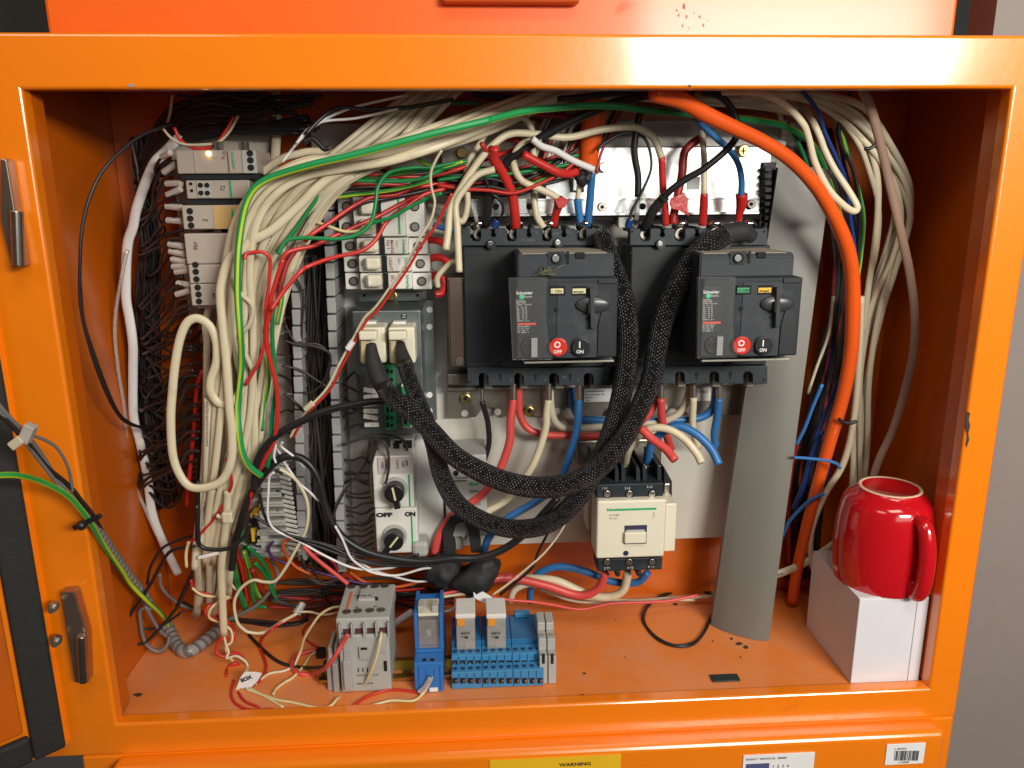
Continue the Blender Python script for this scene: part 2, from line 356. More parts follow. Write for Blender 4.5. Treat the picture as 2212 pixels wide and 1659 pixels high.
# ================================================================ the cabinet
XL, XR, ZT, YB = -.39, .39, .5563, .205      # opening and depth
WL, WR = -.412, .418                          # inner faces of the side walls
cab = root('electrical_cabinet', (0, 0, 0), 'open orange painted steel cabinet full of wiring, with hinged doors', 'cabinet')
zt = at(1106, 72, 0).z; xo = at(2171, 829, 0).x; zb = at(1106, 1592, 0).z
B = MB()
def frame_ring(y0, y1, xa, xb, za, zb_, bev):
    t = bmesh.new()
    def ring(y, x0, x1, z0, z1): return [t.verts.new((x0, y, z0)), t.verts.new((x1, y, z0)), t.verts.new((x1, y, z1)), t.verts.new((x0, y, z1))]
    o0 = ring(y0, xa, xb, za, zb_); i0 = ring(y0, XL, XR, 0, ZT); i1 = ring(y1, XL, XR, 0, ZT); o1 = ring(y1, xa, xb, za, zb_)
    for k in range(4):
        j = (k+1) % 4
        t.faces.new((o0[k], o0[j], i0[j], i0[k])); t.faces.new((i0[k], i0[j], i1[j], i1[k])); t.faces.new((o1[k], o1[j], o0[j], o0[k])); t.faces.new((i1[k], i1[j], o1[j], o1[k]))
    bmesh.ops.recalc_face_normals(t, faces=t.faces)
    es = [e for e in t.edges if abs(e.verts[0].co.y-y0) < 1e-6 and abs(e.verts[1].co.y-y0) < 1e-6 and len(e.link_faces) == 2 and e.calc_face_angle(0) > .5]
    bmesh.ops.bevel(t, geom=es, offset=bev, segments=4, profile=.5, affect='EDGES'); return t
t = frame_ring(0, .013, -.50, xo, zb, zt, .0028); B._add(t); fr = B.out('front_frame', OR, cab)
for p in fr.data.polygons: p.use_smooth = False
# doubled edge of the opening on the hinge side
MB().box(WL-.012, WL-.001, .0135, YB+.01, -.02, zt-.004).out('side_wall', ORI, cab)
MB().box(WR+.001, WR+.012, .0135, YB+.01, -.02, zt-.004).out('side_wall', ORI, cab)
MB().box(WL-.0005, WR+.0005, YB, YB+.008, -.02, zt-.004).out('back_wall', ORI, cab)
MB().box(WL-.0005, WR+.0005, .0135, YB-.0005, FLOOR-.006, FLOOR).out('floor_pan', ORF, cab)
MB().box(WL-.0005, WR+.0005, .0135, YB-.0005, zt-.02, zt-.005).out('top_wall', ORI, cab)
# folded lips inside the opening
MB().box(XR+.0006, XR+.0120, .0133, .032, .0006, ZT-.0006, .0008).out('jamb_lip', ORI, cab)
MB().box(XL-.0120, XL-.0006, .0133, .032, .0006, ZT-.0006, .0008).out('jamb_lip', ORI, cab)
p_ = at(178, 1655, 0); MB().box(p_.x, xo-.0003, .0005, .30, zb-.5, zb-.0004, .0025).out('lower_body', OR, cab)
# upper housing behind the header
hs = root('machine_housing', at(1106, 60, .03), 'red-orange painted housing rising behind the top of the cabinet', 'housing')
a = at(99, 40, .03); b = at(2066, 40, .03)
MB().box(a.x, b.x, .03, .25, zt+.0005, zt+.40, .003).out('body', ORR, hs)
MB().px(955, -30, 1253, 5, .018, .0295, .002).out('catch_plate', mat('dark_orange_paint', (.45, .07, .008), .4, coat=.3), hs)
# scuffs of dark red on housing
# lower door below the opening
dl = zb-.0015
a = at(232, 1640, -.018); b = at(2045, 1570, -.018)
B = MB(); B.box(a.x, b.x, -.020, .012, dl-.35, dl, .006, 4)
ld = B.out('lower_door', OR, cab)
wl = MB().px(1058, 1637, 1340, 1720, -.0212, -.0202).out('warning_label', YST, ld)
texts(wl, KTX, [('WARNING', 1208, 1656, 8, dict(bold=.3, sx=1.25))], y=-.0215)
wl = MB().px(1603, 1629, 1756, 1720, -.0212, -.0202, .0003).out('rating_label', WHP, ld)
texts(wl, KTX, [('ADDACT  SERVICE No.  800000', 1611, 1643, 4.6, {}), ('1  2  3  4', 1668, 1659, 7, {})], y=-.0215)
MB().px(1610, 1650, 1660, 1700, -.0216, -.0213).out('print_block', mat('blue_ink', (.08, .09, .2), .5), wl)
wl = MB().px(1914, 1607, 1997, 1651, -.0212, -.0202, .0003).out('barcode_label', WHP, ld)
B = MB(); x = 1932; rr = random.Random(3)
while x < 1982:
    ww = rr.choice([1, 1.4, 2.2]); B.px(x, 1622, x+ww, 1643, -.0215, -.0213); x += ww+rr.choice([.9, 1.3, 2])
B.out('barcode', KTX, wl); texts(wl, KTX, [('4 10077035', 1932, 1620, 4, {}), ('4 7230909', 1940, 1649, 4, {})], y=-.0215)
# paint chips
def chip(pts, y, m, name='paint_chip', par=cab): return MB().pprism(pts, y, y+.0004).out(name, m, par)
CH = mat('bare_dark_metal', (.035, .03, .028), .6, noise=.4)
chip([(2090, 888), (2096, 893), (2093, 906), (2096, 920), (2092, 936), (2094, 950), (2088, 967), (2086, 962), (2089, 940), (2086, 915)], -.0004, CH)
chip([(1487, 182), (1493, 181), (1492, 188), (1488, 188)], -.0004, CH); chip([(275, 182), (285, 180), (292, 187), (279, 188)], -.0004, mat('chip_grey', (.35, .3, .3), .5))
RS = mat('red_scuff', (.35, .03, .015), .5)
for q in [(1478, 14, 9), (1466, 33, 5), (1483, 36, 6), (1512, 36, 5), (1520, 55, 6), (1489, 60, 3), (1475, 55, 4), (1500, 28, 3), (1462, 22, 4), (1530, 44, 3)]:
    chip([(q[0]+q[2]*.7*cos(i*1.05)*rr.uniform(.3, .8), q[1]+q[2]*.7*sin(i*1.05)*rr.uniform(.6, 1.3)) for i in range(6)], .0294, RS, 'scuff', hs)
# dirt specks on the floor pan
for i, (X, Y, r_) in enumerate([(1595, 1391, 7), (1610, 1398, 6), (1580, 1380, 4), (1262, 1455, 4), (1258, 1503, 5), (1460, 1305, 6), (1540, 1385, 3), (1600, 1420, 3), (300, 1500, 10), (1350, 1420, 2), (1330, 1340, 2)]):
    P = [atz(X+r_*cos(k)*rr.uniform(.6, 1.5), Y+r_*.5*sin(k)*rr.uniform(.6, 1.4), FLOOR+.0002) for k in (0, 1, 2, 3, 4, 5)]
    t = bmesh.new(); t.faces.new([t.verts.new(p) for p in P]); r2 = bmesh.ops.extrude_face_region(t, geom=list(t.faces))
    for v in r2['geom']:
        if isinstance(v, bmesh.types.BMVert): v.co.z += .0003
    bmesh.ops.recalc_face_normals(t, faces=t.faces); B = MB(); B._add(t); B.out('dirt_speck', mat('dirt', (.07, .035, .02), .8), cab)
# ---- hinged door standing open at the left
A0 = at(152, 1612, -.004); ang = radians(42); hd = Vector((-cos(ang), -sin(ang), 0)); nrm = Vector((-sin(ang), cos(ang), 0))*-1
dz0, dz1 = A0.z, zt+.02
def doorbox(u0, u1, n0, n1, z0, z1, bev=.001):
    B = MB(); Mx = Matrix(((hd.x, nrm.x, 0, A0.x), (hd.y, nrm.y, 0, A0.y), (0, 0, 1, 0), (0, 0, 0, 1))); B.box(u0, u1, n0, n1, z0, z1, bev, M=Mx); bmesh.ops.recalc_face_normals(B.b, faces=B.b.faces); return B
dr = doorbox(0, .30, -.022, -.002, dz0, dz1, .003).out('hinged_door', OR, cab, 'orange door standing open at the left')
B = doorbox(.004, .030, -.002, .006, dz0+.004, dz1, .003)
gk = B.out('gasket', GSK, dr)
B = doorbox(.0305, .30, -.002, .0058, dz0+.004, dz0+.030, .003); B.out('gasket', GSK, dr)
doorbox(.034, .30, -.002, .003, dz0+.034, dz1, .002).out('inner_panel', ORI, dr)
for (X, Y) in ((115, 1310), (122, 1383)):
    p = at(X, Y, -.016); B = MB(); B.cyl(p, (.3, -1, 0), .0046, .006, 6); B.cyl(p+Vector((.001, -.004, 0)), (.3, -1, 0), .0026, .008, 12); B.out('nut', ZN, dr)
# hinges
for (P, Q) in (([(0, 340), (14, 345), (52, 575), (26, 580), (0, 470)], (36, 455, 574)), ([(130, 1280), (160, 1278), (186, 1370), (190, 1474), (162, 1476), (150, 1400)], (176, 1372, 1472))):
    hg = MB().pprism(P, -.012, -.0008, .001).out('hinge', mat('hinge_plate', (.45, .33, .26), .3, metal=.9, noise=.3), cab)
    a = at(Q[0], Q[1], -.017); b = at(Q[0]+ (6 if Q[0] > 100 else 4), Q[2], -.017); MB().cyl((a+b)/2, b-a, .0046, (b-a).length, 20, bev=.0008).out('hinge_pin', mat('worn_steel', (.5, .46, .42), .28, metal=1, noise=.4, nscale=80), hg)
# surroundings
wa = MB().box(xo+.012, 1.6, .10, .14, -.6, .71).out('wall', WALL); tag(wa, kind='structure')
wa = MB().box(xo+.02, 1.6, .30, .34, .70, 1.6).out('wall', mat('grey_wall_far', (.22, .19, .16), .7, noise=.2)); tag(wa, kind='structure')
wa = MB().box(-1.8, .6, .9, .94, -.6, 1.8).out('wall', DKW); tag(wa, kind='structure')
lt = MB().box(xo+.013, 1.6, .095, .30, .7105, .718, .001).out('wall_ledge', mat('ledge', (.34, .28, .25), .6)); tag(lt, kind='structure')
# ================================================================ mounting plates
yp = .186
pl = MB().px(700, 266, 1700, 1172, yp, yp+.002).out('mounting_plate', PL); tag(pl, 'white painted mounting plate behind the breakers and contactor', 'plate')
pl = MB()
pl.px(385, 256, 600, 700, .150, .152, .0008).px(455, 700, 640, 1206, .168, .170); pl = pl.out('mounting_plate', mat('aged_plate', (.42, .39, .33), .5, noise=.15)); tag(pl, 'dull narrow backing plate holding the left column of relays', 'plate')
# slotted steel upper plates
up = root('busbar_support', at(1400, 380, .165), 'bright steel support plate and punched rail above the breakers', 'support plate')
tl = radians(0)
MB().px(1180, 318, 1662, 432, .166, .168).out('plate', mat('mirror_steel', (.86, .86, .85), .24, metal=1, noise=.04), up)
MB().px(1175, 260, 1700, 317, .160, .164, .0005).out('top_flange', mat('flange_steel', (.28, .27, .24), .45, metal=.5), up)
B = MB(); B.px(985, 428, 1640, 432, .158, .166).px(985, 433, 1640, 459, .162, .164).px(985, 460, 1640, 465, .154, .166)
B.out('rail', ST, up)
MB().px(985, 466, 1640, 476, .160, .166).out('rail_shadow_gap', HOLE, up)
B = MB()
for X in (1071, 1144, 1388+0, 1628-10): B.cyl(at(X, 446, .1618), (0, 1, 0), .0034, .001, 16)
B.out('hole', HOLE, up)
for X, Y in ((1301, 447), (1623, 441)):
    B = MB(); B.cyl(at(X, Y, .160), (0, 1, 0), .0046, .003, 20, bev=.0006); s = B.out('screw', ZN, up)
    MB().cyl(at(X, Y, .1582), (0, 1, 0), .002, .0006, 6).out('recess', HOLE, s)
B = MB(); B.cyl(at(1606, 326, .158), (0, 1, 0), .0062, .006, 20, bev=.001); s = B.out('screw', BRS, up)
B = MB(); p = at(1606, 326, .1546); B.box(p.x-.0035, p.x+.0035, p.y, p.y+.001, p.z-.0007, p.z+.0007); B.box(p.x-.0007, p.x+.0007, p.y-.0001, p.y+.001, p.z-.0035, p.z+.0035); B.out('recess', HOLE, s)
B = MB(); B.cyl(at(1302, 362, .15), (0, 1, 0), .0055, .014, 6, bev=.0006); s = B.out('bolt', ZN, up); MB().cyl(at(1302, 362, .142), (0, 1, 0), .003, .004, 14).out('bolt_end', ST, s)
B = MB(); B.px(1234, 385, 1239, 415, .162, .1655).px(1257, 385, 1262, 415, .162, .1655).px(1239.3, 411, 1256.7, 415, .162, .1655); B.out('slot_frame', GRD, up)
B = MB(); B.px(1484, 382, 1512, 410, .1652, .1658); lb = B.out('data_plate', mat('plate_print', (.55, .56, .55), .5), up)
# dark end of the support with a row of black slots
B = MB(); 
for i in range(9): B.px(1652, 360+i*15, 1668, 371+i*15, .153, .160, .0008)
B.px(1645, 350, 1672, 500, .1605, .168); B.out('slotted_strip', GRD, up)
B = MB(); B.px(955, 325, 1012, 362, .164, .1665); s1_ = B.out('bracket', ZN, up); MB().cyl(at(997, 330, .16), (0, 1, 0), .0055, .005, 18, bev=.001).out('screw', BRS, s1_)
B = MB(); B.px(1336, 469, 1368, 492, .150, .16, .001).px(1690, 262, 1700, 300, .155, .16); B.out('clip', OFFW, up)
# zinc plate under the breakers
zp = root('breaker_mounting_plate', at(1280, 870, .176), 'zinc steel mounting plate with scalloped lower edge under the breakers', 'mounting plate')
pts = [(965, 595), (1605, 590), (1605, 894)]
def scal(x): return [(x-22, 894), (x-18, 880), (x-8, 870), (x+8, 870), (x+18, 880), (x+22, 894)]
low = [(967, 903)]
for x in (1058, 1128, 1235, 1330, 1462): low += [(x-30, 901), (x-20, 888), (x-10, 880), (x+8, 880), (x+20, 888), (x+26, 899)]
pts = low + [(1600, 896), (1605, 590), (965, 592)]
MB().pprism(pts, .174, .1765).out('plate', ZN, zp)
MB().px(967, 832, 1600, 838, .160, .1735, .0006).out('fold', ZN, zp); B = MB(); B.px(967, 808, 1016, 831, .150, .1735, .0008); s = B.out('bracket', ZN, zp); MB().cyl(at(989, 820, .149), (0, 1, 0), .004, .002, 16).out('screw', ZN, s)
for X, Y in ((1006, 861), (1143, 888), (1318, 893)):
    s = MB().cyl(at(X, Y, .171), (0, 1, 0), .0058, .005, 20, bev=.0012).out('screw', BRS, zp); MB().cyl(at(X, Y, .168), (0, 1, 0), .002, .0012, 6).out('recess', HOLE, s)
B = MB()
for X, Y in ((1004, 893), (1075, 890), (1203, 888), (1435, 880)): B.cyl(at(X, Y, .1737), (0, 1, 0), .0038, .001, 16)
B.out('hole', PL, zp)
lb = MB().px(1262, 839, 1322, 868, .172, .1737).out('paper_label', WHP, zp)
texts(lb, KTX, [('by Schneider Electric', 1265, 847, 3.4, {}), ('Device Adaptation : 00', 1265, 854, 3, {}), ('Operator :', 1265, 860, 3, {}), ('Date :', 1265, 866, 3, {})], y=.1716)
lb = MB().px(1505, 838, 1535, 866, .172, .1737).out('paper_label', OFFW, zp); texts(lb, KTX, [('L15232', 1508, 849, 5, {})], y=.1716)
B = MB(); B.px(968, 600, 1006, 794, .128, .1735, .001).px(972, 605, 1004, 792, .1265, .1275, .0005); B.out('side_channel', mat('zinc_dark', (.20, .15, .12), .4, metal=.8, noise=.4, nscale=14), zp)
MB().cyl(at(992, 781, .1255), (0, 1, 0), .004, .002, 16).out('screw', ZN, zp)
# ================================================================ moulded case breakers
def breaker(dx, dz, label, on, first):
    r = root('circuit_breaker', at(1358, 828, .12)+Vector((dx, 0, dz)), label, 'circuit breaker', 'moulded case circuit breakers')
    K = dict(dx=dx, dz=dz)
    MB().px(1360, 531, 1655, 789, .121, .172, .0015, **K).out('body', GRD, r)
    # pole grooves of the body
    B = MB(); B.px(1361, 545, 1462, 546.5, .1204, .1208, **K).px(1362, 742, 1500, 743.5, .1204, .1208, **K); B.out('moulding_line', GRL, r)
    # upper terminal shroud, notched above every pole
    def strip(Y0, Y1, top):
        xs = [1361, 1434, 1509, 1584, 1658]; P = []
        cx = [1394, 1469, 1543, 1616]
        if top:
            P = [(1361, Y1), (1361, Y0)]
            for c in cx:
                P += [(c-11, Y0), (c-11, Y0+20), (c-6, Y0+27), (c+6, Y0+27), (c+11, Y0+20), (c+11, Y0)]
                if c != cx[-1]: P += [(c+32, Y0), (c+34, Y0+9), (c+31, Y0+13), (c+34, Y0+18), (c+40, Y0+18), (c+43, Y0+13), (c+40, Y0+9), (c+41, Y0)]
            P += [(1658, Y0), (1658, Y1)]
        else:
            P = [(1361, Y1), (1361, Y0), (1658, Y0), (1658, Y1)]
            for c in cx[::-1]: P += [(c+10, Y1), (c+10, Y1-20), (c+5, Y1-26), (c-5, Y1-26), (c-10, Y1-20), (c-10, Y1)]
        return P
    B = MB(); B.pprism(strip(494, 530, True), .117, .128, .0005, **K); tp = B.out('terminal_cover', GRL, r)
    B = MB()
    for X in (1361, 1429, 1504, 1578, 1648): B.px(X, 490, X+10, 502, .128, .165, .0008, **K)
    for X in (1394, 1469, 1543): B.px(X+13, 497, X+61, 528, .1285, .160, .001, **K)
    B.px(1361, 505, 1657, 530, .1605, .171, **K); B.out('pole_wall', GRD, r)
    B = MB(); B.pprism(strip(791, 829, False), .118, .130, .0005, **K); bp_ = B.out('lower_terminal_cover', GRL, r)
    B = MB(); B.px(1361, 779, 1655, 790.5, .120, .172, .001, **K).px(1361, 793, 1655, 828, .165, .172, **K)
    for X in (1361, 1425, 1500, 1574, 1645): B.px(X+2, 797, X+12, 829, .1305, .163, .0008, **K)
    B.out('lower_case', GRD, r)
    for X in (1431, 1505, 1578): B = MB(); B.cyl(at(X, 808, .1176)+Vector((dx, 0, dz)), (0, 1, 0), .0017, .001, 14); B.px(X-1.2, 810, X+1.2, 819, .1172, .1178, **K); B.out('keyhole', HOLE, r)
    for X in (1366, 1651):
        for Y in (500, 821): B = MB(); B.cyl(at(X, Y, .1176 if Y > 600 else .1166)+Vector((dx, 0, dz)), (0, 1, 0), .0011, .001, 12); B.out('pin_hole', HOLE, r)
    for X in (1424, 1571): B = MB(); B.sph(at(X, 789, .1195)+Vector((dx, 0, dz)), .0050, (1, .3, .9)); B.out('recess', HOLE, r)
    for i, X in enumerate((1394, 1469, 1543, 1616)):
        p = at(X, 506, .134)+Vector((dx, 0, dz))
        B = MB(); B.cyl(p, (0, 1, 0), .0062, .006, 20, bev=.0008); tm = B.out('terminal_screw', TIN, r); B = MB(); B.cyl(p+Vector((0, -.0032, 0)), (0, 1, 0), .0027, .0008, 6); B.out('socket', HOLE, tm)
        p = at(X, 489, .134)+Vector((dx, 0, dz)); B = MB(); B.cyl(p, (0, .6, 1), .0085, .003, 24, bev=.0008); B.cyl(p+Vector((0, -.001, .0026)), (0, .6, 1), .006, .002, 24); B.out('terminal_lug', ST, r)
        p = at(X, 812, .14)+Vector((dx, 0, dz)); B = MB(); B.box(p.x-.0045, p.x+.0045, .131, .150, p.z-.010, p.z+.008, .0008); B.out('terminal_lug', TIN, r)
    # screw bosses with their slots
    for X, Y in ((1427, 527), (1569, 524)):
        p = at(X, Y, .115)+Vector((dx, 0, dz)); B = MB(); B.cyl(p, (0, 1, 0), .0046, .004, 20); b_ = B.out('screw_boss', BK, r)
        MB().cyl(p+Vector((-.001, -.0024, .0005)), (0, 1, 0), .0026, .0012, 14, bev=.0003).out('screw', ST, b_)
    # motor mechanism: sloped step, block, front plate
    e = lambda X, Y, y: at(X, Y, y)+Vector((dx, 0, dz))
    xa, xb = e(1513, 560, .052).x, e(1716, 560, .052).x; z1 = e(1600, 547, .052).z; z2 = e(1600, 588, .052).z; z3 = e(1600, 772, .052).z
    B = MB(); t = bmesh.new()
    def prof(x): return [t.verts.new((x, y, z)) for y, z in ((.1206, z1-.001), (.1206, z3), (.052, z3), (.052, z1-.004), (.055, z1))]
    A_, C_ = prof(xa), prof(xb); t.faces.new(A_); t.faces.new(C_[::-1])
    for k in range(5): t.faces.new((A_[k], C_[k], C_[(k+1) % 5], A_[(k+1) % 5]))
    bmesh.ops.recalc_face_normals(t, faces=t.faces); bmesh.ops.bevel(t, geom=list(t.edges), offset=.0012, segments=2, affect='EDGES'); B._add(t)
    mm = B.out('motor_mechanism', GRL, r)
    MB().box(xa+.004, xb-.006, .0555, .118, z1-.0005, z1+.0002).out('dust_film', DUST, mm)
    xc = e(1593, 557, .052)
    MB().box(xc.x-.007, xc.x+.008, .0514, .0519, xc.z-.006, xc.z+.006, .0002).out('recess', GR, mm)
    s = MB().cyl((xc.x+.0005, .0505, xc.z), (0, 1, 0), .0048, .0016, 20).out('screw_hole', HOLE, mm); MB().cyl((xc.x-.0003, .0498, xc.z), (0, 1, 0), .0034, .0018, 20, bev=.0004).out('screw', ST, s)
    MB().box(xc.x+.0095, xc.x+.012, .0512, .0519, xc.z-.005, xc.z+.006).out('slot', HOLE, mm)
    MB().box(xc.x+.0178, xc.x+.0262, .0512, .0560, z1-.0048, z1+.0006, .0008).out('notch', HOLE, mm)
    MB().px(1516, 776, 1705, 780, .049, .12, .0003, **K).out('sheet_edge', mat('pale_strip', (.45, .43, .37), .4, metal=.5), mm)
    pa = e(1512, 772, .030); pb = e(1735, 599, .030)
    # tapered shroud carrying the front plate
    fp = MB(); fp.box(pa.x, pb.x, .030, .0515, pa.z, pb.z, .0014); fpo = fp.out('front_plate', GR, r)
    MB().px(1601, 611, 1686, 772-3, .0292, .0299, .0004, **K).out('control_panel', GRL, fpo)
    MB().px(1693, 601, 1734, 611, .0285, .0299, .0004, **K).out('hinge_cap', GRD, fpo)
    MB().pprism([(1697, 670), (1721, 676), (1718, 766), (1682, 766), (1688, 700)], .0284, .0299, .0003, **K).out('side_recess', GRD, fpo)
    # charging lever
    p = e(1680, 656, .028); lv = MB().sph((p.x, p.y, p.z), .0158, (1, .22, .48), 32, 16).out('charging_handle', mat('handle_grey', (.04, .043, .047), .3, noise=.2), r)
    MB().pprism([(1678, 621), (1686, 621), (1686, 707), (1675, 707)], .0225, .0295, .0006, **K).out('lever_bar', GRL, lv); MB().pprism([(1673.5, 652), (1678.4, 652), (1677.4, 675), (1672.5, 675)], .0210, .0295, .0003, **K).out('lever_gap', HOLE, lv)
    B = MB()
    for X, Y in ((1602, 666), (1665.5, 684.5)): B.cyl(e(X, Y, .0290), (0, 1, 0), .0017, .0008, 16)
    B.out('pin_hole', HOLE, fpo)
    # push buttons on a figure-eight base
    B = MB(); B.cyl(e(1601, 746.5, .0288), (0, 1, 0), .0096, .0024, 32, bev=.0006); B.cyl(e(1648.5, 745, .0287), (0, 1, 0), .0096, .0024, 32, bev=.0006); c1 = e(1624, 746, .0288); B.box(c1.x-.010, c1.x+.010, .0279, .0296, c1.z-.0045, c1.z+.0045)
    bs = B.out('button_bezel', GRL, r)
    for X, mt, big, sm, lbl in ((1601.5, REDP, 'O', 'OFF', 'red off button'), (1648.5, BK, 'I', 'ON', 'black on button')):
        bt = MB().cyl(e(X, 746, .0268), (0, 1, 0), .0082, .004, 36, bev=.0009).out('push_button', mt, r, lbl)
        texts(bt, WTX, [(big, X-.3, 747.5, 13, dict(bold=.55, align='CENTER', sx=.95)), (sm, X-.3, 759.5, 7, dict(bold=.25, align='CENTER'))], y=.02460, **K)
    # flags
    for (x0, x1, txt, mt) in (((1592, 1623), (0, 0), 'I  ON' if on else 'O OFF', IVO if on else GRN), ((1638, 1670), (0, 0), 'discharged' if on else 'charged', IVO if on else YEL)):
        a_, b_ = x0
        wn = MB().px(a_, 616, b_, 636, .0284, .0291, .0002, **K).out('indicator_window', HOLE, fpo)
        fl = MB().px(a_+.5, 621.5, b_-4, 632, .0279, .0283, **K).out('flag', mt, wn)
        texts(fl, KTX, [(txt, a_+2, 630.3, 5.6 if len(txt) < 6 else 4.4, dict(bold=.1, sx=1.15 if len(txt) < 6 else (.82 if len(txt) > 8 else 1.1)))], y=.0276, **K)
    # rating label
    rl = MB().px(1517, 620, 1558, 717, .0290, .0299, .0002, **K).out('rating_label', mat('label_dark', (.022, .025, .03), .35), fpo)
    texts(rl, WTX, [('Schneider', 1519, 634, 6.2, dict(bold=.25, sx=1.0)), ('Electric', 1535, 641, 4.6, dict(sx=.9)), ('Compact', 1517.5, 649, 3.6, {}), ('NSX 100F', 1517.5, 653.6, 3.6, {})] +
          [(a_, 1517.5, 657.5+4.3*i, 2.9, {}) for i, a_ in enumerate(('Ui 800V  Uimp 8kV', 'Ue    Icu   Ics', '220  /  85  85', '380  /  36  36', '440  /  35  35', '500  /  25  25', '525  /  22  22', '660  /   8   8', '50/60Hz  cat A'))] +
          [(a_, 1517.5, 704+4.2*i, 2.9, {}) for i, a_ in enumerate(('IEC/EN 60947-2', 'BS  UTE  VDE', 'CEI  UNE   F', 'AS  NEMA   F'))], y=.0286, **K)
    MB().px(1518, 695, 1557, 699.5, .0286, .0289, **K).out('red_bar', REDS, rl); p = e(1530, 639.5, .0287); MB().sph((p.x, p.y, p.z), .0022, (1, .12, 1)).out('round_mark', mat('bright_green_ink', (.05, .6, .25), .5), rl)
    # clear cover and padlock flap
    B = MB(); B.pprism([(1509, 599), (1591, 599), (1587, 640), (1584, 690), (1586, 730), (1594, 752), (1592, 773), (1507, 774)], .0215, .0225, .0003, **K)
    B.pprism([(1509, 599), (1591, 599), (1591, 601), (1509, 601)], .0226, .0288, **K); B.pprism([(1509, 602), (1511, 602), (1509.5, 774), (1507, 774)], .0226, .0288, **K); B.out('clear_cover', CLR, r)
    dl_ = MB().cyl(e(1545, 745, .028), (0, 1, 0), .0085, .0022, 28).out('lock_dial', GRD, fpo); q = e(1545, 746, .0262)
    MB().box(q.x-.006, q.x+.002, .0258, .0268, q.z-.002, q.z+.002).box(q.x+.0025, q.x+.0065, .0256, .0266, q.z-.001, q.z+.0035).out('lock_slot', HOLE, dl_)
    MB().px(1549, 727, 1562, 768, .0205, .0213, .0003, **K).out('flap', clear('clear_flap', gloss=.1, veil=.35), r)
    if not on: texts(r, mat('engraved', (.16, .17, .18), .5), [('1', 1445, 505, 6, {}), ('3', 1520, 505, 6, {}), ('N', 1380, 782, 9, {})], y=.1165, **K)
    else: texts(r, mat('engraved', (.16, .17, .18), .5), [('1', 1445, 505, 6, {}), ('3', 1520, 505, 6, {}), ('5', 1590, 505, 5, {}), ('250F', 1556, 507, 5, {}), ('TC 16001', 1490, 521, 5, {}), ('2', 1450, 820, 6, {}), ('4', 1522, 820, 6, {}), ('6', 1592, 820, 6, {}), ('0003', 1560, 813, 4, {})], y=.1165, **K)
    return r
o1 = at(1012, 832, .12); o2 = at(1361, 828, .12); dX = o1.x-o2.x; dZ = o1.z-o2.z
breaker(dX, dZ, 'dark grey motorised breaker showing ivory I ON and discharged flags', True, True)
breaker(0, 0, 'dark grey motorised breaker showing a green O OFF and yellow charged flag', False, False)
# dust clump on the left breaker
B = MB(); p = at(1178, 590, .050)
for i in range(16):
    a = p+Vector((random.gauss(0, .004), random.gauss(0, .003), random.uniform(0, .003))); Q = [a+Vector((random.gauss(0, .002), random.gauss(0, .002), random.gauss(0, .0014)))*k for k in range(4)]; B.tube(Q, .0004, 5)
tag(B.out('dust_clump', mat('fluff', (.16, .15, .09), .9, noise=.4)), 'small clump of fluff lying on the breaker with the ivory flags', 'dust clump')
# ================================================================ rail breakers (small, stacked on a vertical rail)
def mcb(Y0, Y1, two, label, txt, sh, green):
    r = root('rail_breaker', at(820, Y1, .13), label, 'circuit breaker', 'small rail breakers in the upright row')
    MB().px(735+sh, Y0+1, 766+sh, Y1-1, .132, .18, .0008).out('terminal_block', OFFW, r)
    MB().px(880+sh, Y0+1, 921+sh, Y1-1, .132, .18, .0008).out('terminal_block', OFFW, r)
    MB().px(767+sh, Y0+1, 879+sh, Y1-1, .117, .18, .0012).out('body', OFFW, r)
    MB().px(817+sh, Y0+1, 828+sh, Y1-1, .1145, .1165).out('black_bar', BK, r)
    n = 2 if two else 1
    for k in range(n):
        ya = Y0+(Y1-Y0)*k/n; yb = Y0+(Y1-Y0)*(k+1)/n; ym = (ya+yb)/2
        MB().px(779+sh, ya+5, 814+sh, yb-5, .106, .1168, .003, 3).out('toggle', CRM, r)
        MB().px(784+sh, ya+9, 788+sh, yb-9, .1045, .1059, .0005).out('toggle_edge', OFFW, r)
        for X in (753+sh, 900+sh):
            p = at(X, ym, .1312); s = MB().cyl(p, (0, 1, 0), .0046, .0012, 18).out('screw_hole', GRD, r); B = MB(); B.cyl(p+Vector((0, -.0008, 0)), (0, 1, 0), .0034, .001, 16); sc_ = B.out('screw', TIN, s)
    if two: MB().px(864+sh, Y0+6, 868+sh, Y1-6, .1162, .1169).out('green_line', GTX, r)
    else: texts(r, GTX, [('Schneider', 866+sh, Y0+4, 7, dict(rot=-90, bold=.15, sx=.8))], y=.1165)
    texts(r, KTX, [('C6', 771+sh, ym-4, 5, dict(rot=-90))], y=.1165)
    if txt: texts(r, mat('brown_ink', (.25, .08, .06), .6), [(t_, X_+sh, Y0+5, 7, dict(rot=-90, bold=.1)) for t_, X_ in txt], y=.1165)
    if txt: texts(r, mat('grey_ink', (.3, .28, .26), .6), [('C60H', 852+sh, Y0+6, 4, dict(rot=-90))], y=.1165)
mcb(424, 512, True, 'white two-pole rail breaker with a green line, uppermost in the row', None, -4, 1)
mcb(513, 550, False, 'white rail breaker marked MAINS in red-brown handwriting', [('MAINS', 840), ('No 1', 832)], 3, 1)
mcb(551, 588, False, 'white rail breaker just under the one marked MAINS', [('LIGHT', 832)], 8, 1)
mcb(589, 626, False, 'white rail breaker lowest in the row, above the zinc box', [('SIC', 834)], 11, 1)
